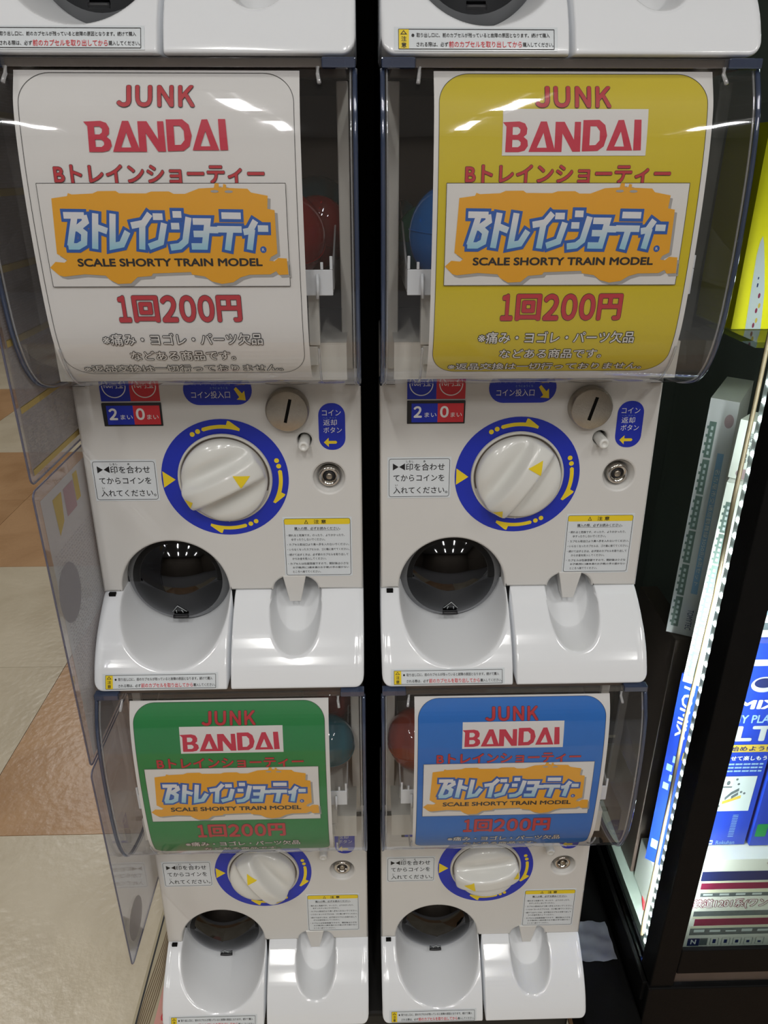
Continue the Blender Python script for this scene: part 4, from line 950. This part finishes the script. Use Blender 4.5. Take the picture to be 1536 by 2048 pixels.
# yellow box with a white train
def yell(pr):
    pr.poly(0, M['silver'], [(0.071, 0.00), (0.060, 0.25), (0.055, 0.38), (0.060, 0.45), (0.068, 0.475), (0.080, 0.44), (0.105, 0.33), (0.130, 0.2), (0.150, 0.0)], part='train_picture')
    pr.rect(1, M['boxnavy'], 0.086, 0.22, 0.093, 0.24, 'train_window'); pr.rect(1, M['boxnavy'], 0.084, 0.26, 0.090, 0.272, 'train_window')
    for k in range(7): pr.disc(1, [M['ink_maroon'], M['ink_gold'], M['silver']][k % 3], 0.108 + 0.010 * (k % 3), 0.02 + 0.026 * k, 0.006, 'picture_spot#%d' % k, n=12, ry=0.014)
spine('yellow_box', [(0.3345, 0.10, 0.455), (0.52, 0.10, 0.455), (0.52, 0.10, 0.2835), (0.3345, 0.10, 0.2835)], 0.08, M['boxyellow'], 'yellow box with a white bullet train on the upper showcase shelf', 'box', content=yell)
# front boxes
def n_gauge(pr):
    H = 0.150
    def r(m, a, b, x0=0.0, x1=1.0, part='band', l=0): pr.rect(l, m, x0, 1 - b / H, x1, 1 - a / H, part)
    r(M['boxnavy'], 0.0185, 0.0335, 0.02, 0.98); r(M['ink_cream'], 0.0340, 0.0365, 0.02, 0.98); r(M['ink_maroon'], 0.0370, 0.0470, 0.025, 0.98)
    r(M['ink_cream'], 0.0475, 0.0525, 0.02, 0.98); r(M['ink_steel'], 0.0530, 0.0590, 0.03, 0.98)
    r(M['ink_steel'], 0.0830, 0.0915, 0.02, 0.98); r(M['ink_cream'], 0.0920, 0.0955, 0.02, 0.98); r(M['ink_maroon'], 0.0960, 0.1075, 0.03, 0.98)
    r(M['ink_cream'], 0.1080, 0.1115, 0.02, 0.98); r(M['ink_steel'], 0.1120, 0.1235, 0.02, 0.98)
    for k in range(16): r(M['ink_grey'], 0.114 + 0.001 * (k % 3), 0.1185, 0.035 + 0.06 * k, 0.035 + 0.06 * k + 0.04, 'undercarriage', 1); r(M['ink_grey'], 0.0540, 0.0570, 0.04 + 0.06 * k, 0.04 + 0.06 * k + 0.035, 'undercarriage', 1)
    pr.text(1, M['pwhite'], '鉄道1201系(ワンマン仕様', 0.01, 0.44, 1 - 0.079 / H, 1 - 0.063 / H, 0.014, 0.045, M['ink_maroon'])
    pr.text(1, M['ink_maroon'], 'TCY', 0.245, 0.30, 1 - 0.0125 / H, 1 - 0.006 / H, 0.02)
    pr.rect(1, M['boxnavy'], 0.02, 1 - 0.1420 / H, 0.065, 1 - 0.1290 / H, 'icon'); pr.text(2, M['pwhite'], 'N', 0.032, 0.052, 1 - 0.139 / H, 1 - 0.131 / H, 0.03)
    pr.rect(1, M['ink_steel'], 0.066, 1 - 0.1410 / H, 0.095, 1 - 0.1290 / H, 'icon')
    for k in range(5):
        x = 0.105 + 0.043 * k; pr.rrect(1, M['ink_steel'], x, 1 - 0.1410 / H, x + 0.032, 1 - 0.1290 / H, 0.004, hole=0.0015, part='icon'); pr.rect(1, M['boxnavy'], x + 0.010, 1 - 0.138 / H, x + 0.022, 1 - (0.131 + 0.001 * k) / H, 'icon')
    pr.rect(1, M['ink_steel'], 0.345, 1 - 0.1320 / H, 0.75, 1 - 0.1290 / H, 'icon'); pr.rect(1, M['ink_cream'], 0.35, 1 - 0.1410 / H, 0.75, 1 - 0.1330 / H, 'icon')
spine('train_set_box', [(0.3735, 0.010, -0.3060), (0.700, 0.010, -0.3060), (0.700, 0.004, -0.4550), (0.3735, 0.004, -0.4550)], 0.12, M['boxwhite'], 'white train set box with maroon carriages on the showcase floor at the front', 'box', content=n_gauge)
def bluefront(pr):
    # face x .330 -> .4345, z -.0205 -> -.3330
    X = lambda x: (x - 0.330) / 0.1045
    Z = lambda z: (z + 0.3050) / 0.2850
    pr.rect(0, M['silver'], X(0.385), Z(-0.048), X(0.4335), Z(-0.040), 'picture_block'); pr.disc(0, M['silver'], X(0.408), Z(-0.072), 0.13, 'picture_block', n=30, ry=0.035); pr.disc(1, M['boxnavy'], X(0.408), Z(-0.070), 0.10, 'picture_block', n=30, ry=0.022)
    pr.text(1, M['pwhite'], 'MIX', X(0.385), X(0.432), Z(-0.104), Z(-0.092), 0.05, slant=0.2)
    pr.text(1, M['ink_sky'], 'MY PLAN', X(0.384), X(0.4335), Z(-0.123), Z(-0.112), 0.03)
    pr.text(1, M['silver'], 'LT', X(0.391), X(0.4335), Z(-0.148), Z(-0.127), 0.05)
    pr.rect(1, M['ink_gold'], X(0.375), Z(-0.1635), X(0.4335), Z(-0.1530), 'gold_band'); pr.text(2, M['boxnavy'], 'を始めよう!', X(0.380), X(0.431), Z(-0.1620), Z(-0.1548), 0.03)
    pr.text(1, M['pwhite'], 'を走らせて楽しもう', X(0.372), X(0.433), Z(-0.1755), Z(-0.1690), 0.02)
    for k in range(3):
        for j in range(14): pr.rect(1, M['ink_sky'], X(0.368 + j * 0.0045), Z(-0.1820 - k * 0.005), X(0.3712 + j * 0.0045 + 0.001 * (j % 2)), Z(-0.1796 - k * 0.005), 'small_text')
    pr.rect(1, M['ink_grey'], X(0.3700), Z(-0.2510), X(0.4280), Z(-0.1985), 'picture_panel')
    pr.rrect(2, M['pwhite'], X(0.385), Z(-0.2130), X(0.4020), Z(-0.2030), 0.01, part='controller'); pr.disc(3, M['ink_steel'], X(0.397), Z(-0.208), 0.02, 'controller_knob', n=14, ry=0.012); pr.rect(3, M['ink_steel'], X(0.385), Z(-0.2150), X(0.4020), Z(-0.2130), 'controller_knob')
    for i, (x, z) in enumerate(((0.406, -0.203), (0.409, -0.210), (0.414, -0.222), (0.418, -0.224), (0.385, -0.246), (0.392, -0.243), (0.389, -0.240))): pr.disc(2, M['ink_steel'], X(x), Z(z), 0.014, 'track_part', n=12, ry=0.006)
    pr.strokes(2, M['ink_steel'], [[(X(0.397), Z(-0.232)), (X(0.403), Z(-0.224)), (X(0.411), Z(-0.218))], [(X(0.383), Z(-0.226)), (X(0.388), Z(-0.234))], [(X(0.404), Z(-0.230)), (X(0.411), Z(-0.224))]], 0.016, 0, 'track_part')
    pr.strokes(2, M['ink_gold'], [[(X(0.395), Z(-0.238)), (X(0.415), Z(-0.229))]], 0.016, 0, 'gold_track')
    for k in range(14): pr.rect(1, M['ink_sky'], X(0.3700), Z(-0.2580 - k * 0.0026), X(0.384 + 0.004 * (k % 3)), Z(-0.2572 - k * 0.0026), 'small_text'); pr.rect(1, M['ink_sky'], X(0.412), Z(-0.2580 - k * 0.0026), X(0.4185), Z(-0.2572 - k * 0.0026), 'small_text')
    pr.rrect(1, M['ink_grey'], X(0.386), Z(-0.3040), X(0.396), Z(-0.2970), 0.008, hole=0.008, part='icon')
    pr.text(1, M['ink_sky'], 'Rokuhan', X(0.400), X(0.422), Z(-0.3040), Z(-0.2980), 0.0)
spine('train_set_box', [(0.3755, 0.030, -0.0200), (0.4345, 0.030, -0.0200), (0.4345, 0.030, -0.3050), (0.3755, 0.030, -0.3050)], 0.07, M['boxblue'], 'blue starter train set box with silver lettering, front of the showcase beside the post', 'box')
_b = [o for o in bpy.data.objects if o.name.startswith('carton') and o.parent and o.parent.get('label', '').startswith('blue starter')][0]
_pr = Print(); bluefront(_pr)
_pb = _b.parent.location
_pr.build(lambda u, v, l: Vector((0.330 + u * 0.1045, 0.030 - 0.0002 - 0.00012 * l, -0.3050 + v * 0.2850)) - _pb, _b)
def blue2(pr):
    pr.rect(0, M['ink_grey'], 0.1, 0.45, 0.9, 0.65, 'picture_panel'); pr.rrect(0, M['pgreen'], 0.02, 0.05, 0.10, 0.12, 0.01, part='green_patch')
    pr.text(0, M['pwhite'], 'TOMIX', 0.1, 0.7, 0.75, 0.83, 0.04)
spine('train_set_box', [(0.4395, 0.028, -0.0200), (0.600, 0.028, -0.0200), (0.600, 0.028, -0.3050), (0.4395, 0.028, -0.3050)], 0.07, M['boxblue'], 'second blue train set box with a green patch, at the right picture edge', 'box', content=blue2)
spine('train_set_box', [(0.385, 0.040, 0.0250), (0.560, 0.040, 0.0250), (0.560, 0.040, -0.0195), (0.385, 0.040, -0.0195)], 0.05, M['boxwhite'], 'white and grey carton lying on top of the blue train set boxes', 'box', content=lambda pr: (pr.rect(0, M['ink_steel'], 0, 0.2, 1, 0.4, 'band'), pr.rect(0, M['ink_sky'], 0, 0.6, 1, 0.75, 'band')))

# ------------------------------------------------------------------ dark things between stack and showcase
lb = tag(box('shade_platform', (0.2485, -0.14, FLOOR + 0.0005), (0.3190, 0.40, -0.5150), M['gap'], None, 0.003), 'added black platform standing in for floor shade between the right stack and the showcase', 'platform')  # black block added where the floor only lies in shade
bd = tag(box('back_board', (-0.235, 0.385, FLOOR + 0.0005), (0.322, 0.400, 1.35), M['dark'], None, 0.002), 'tall black board added behind the stacked machines so the gaps stay dark', 'board')  # added backing that darkens the gaps beside and between the stacks
bm = bmesh.new(); bmesh.ops.create_grid(bm, x_segments=10, y_segments=10, size=0.5)
for v in bm.verts:
    x, y = v.co.x, v.co.y; v.co = Vector((0.282 + x * 0.058, 0.058 + y * 0.055 , -0.5130 + 0.006 * (0.5 + 0.5 * math.sin(x * 11 + y * 7) * math.cos(y * 9 - x * 5))))
pc = bmobj('paper_scrap', bm, M['greypaper'], None, True); tag(pc, 'crumpled grey paper scrap on the black platform right of the bottom machine', 'paper')
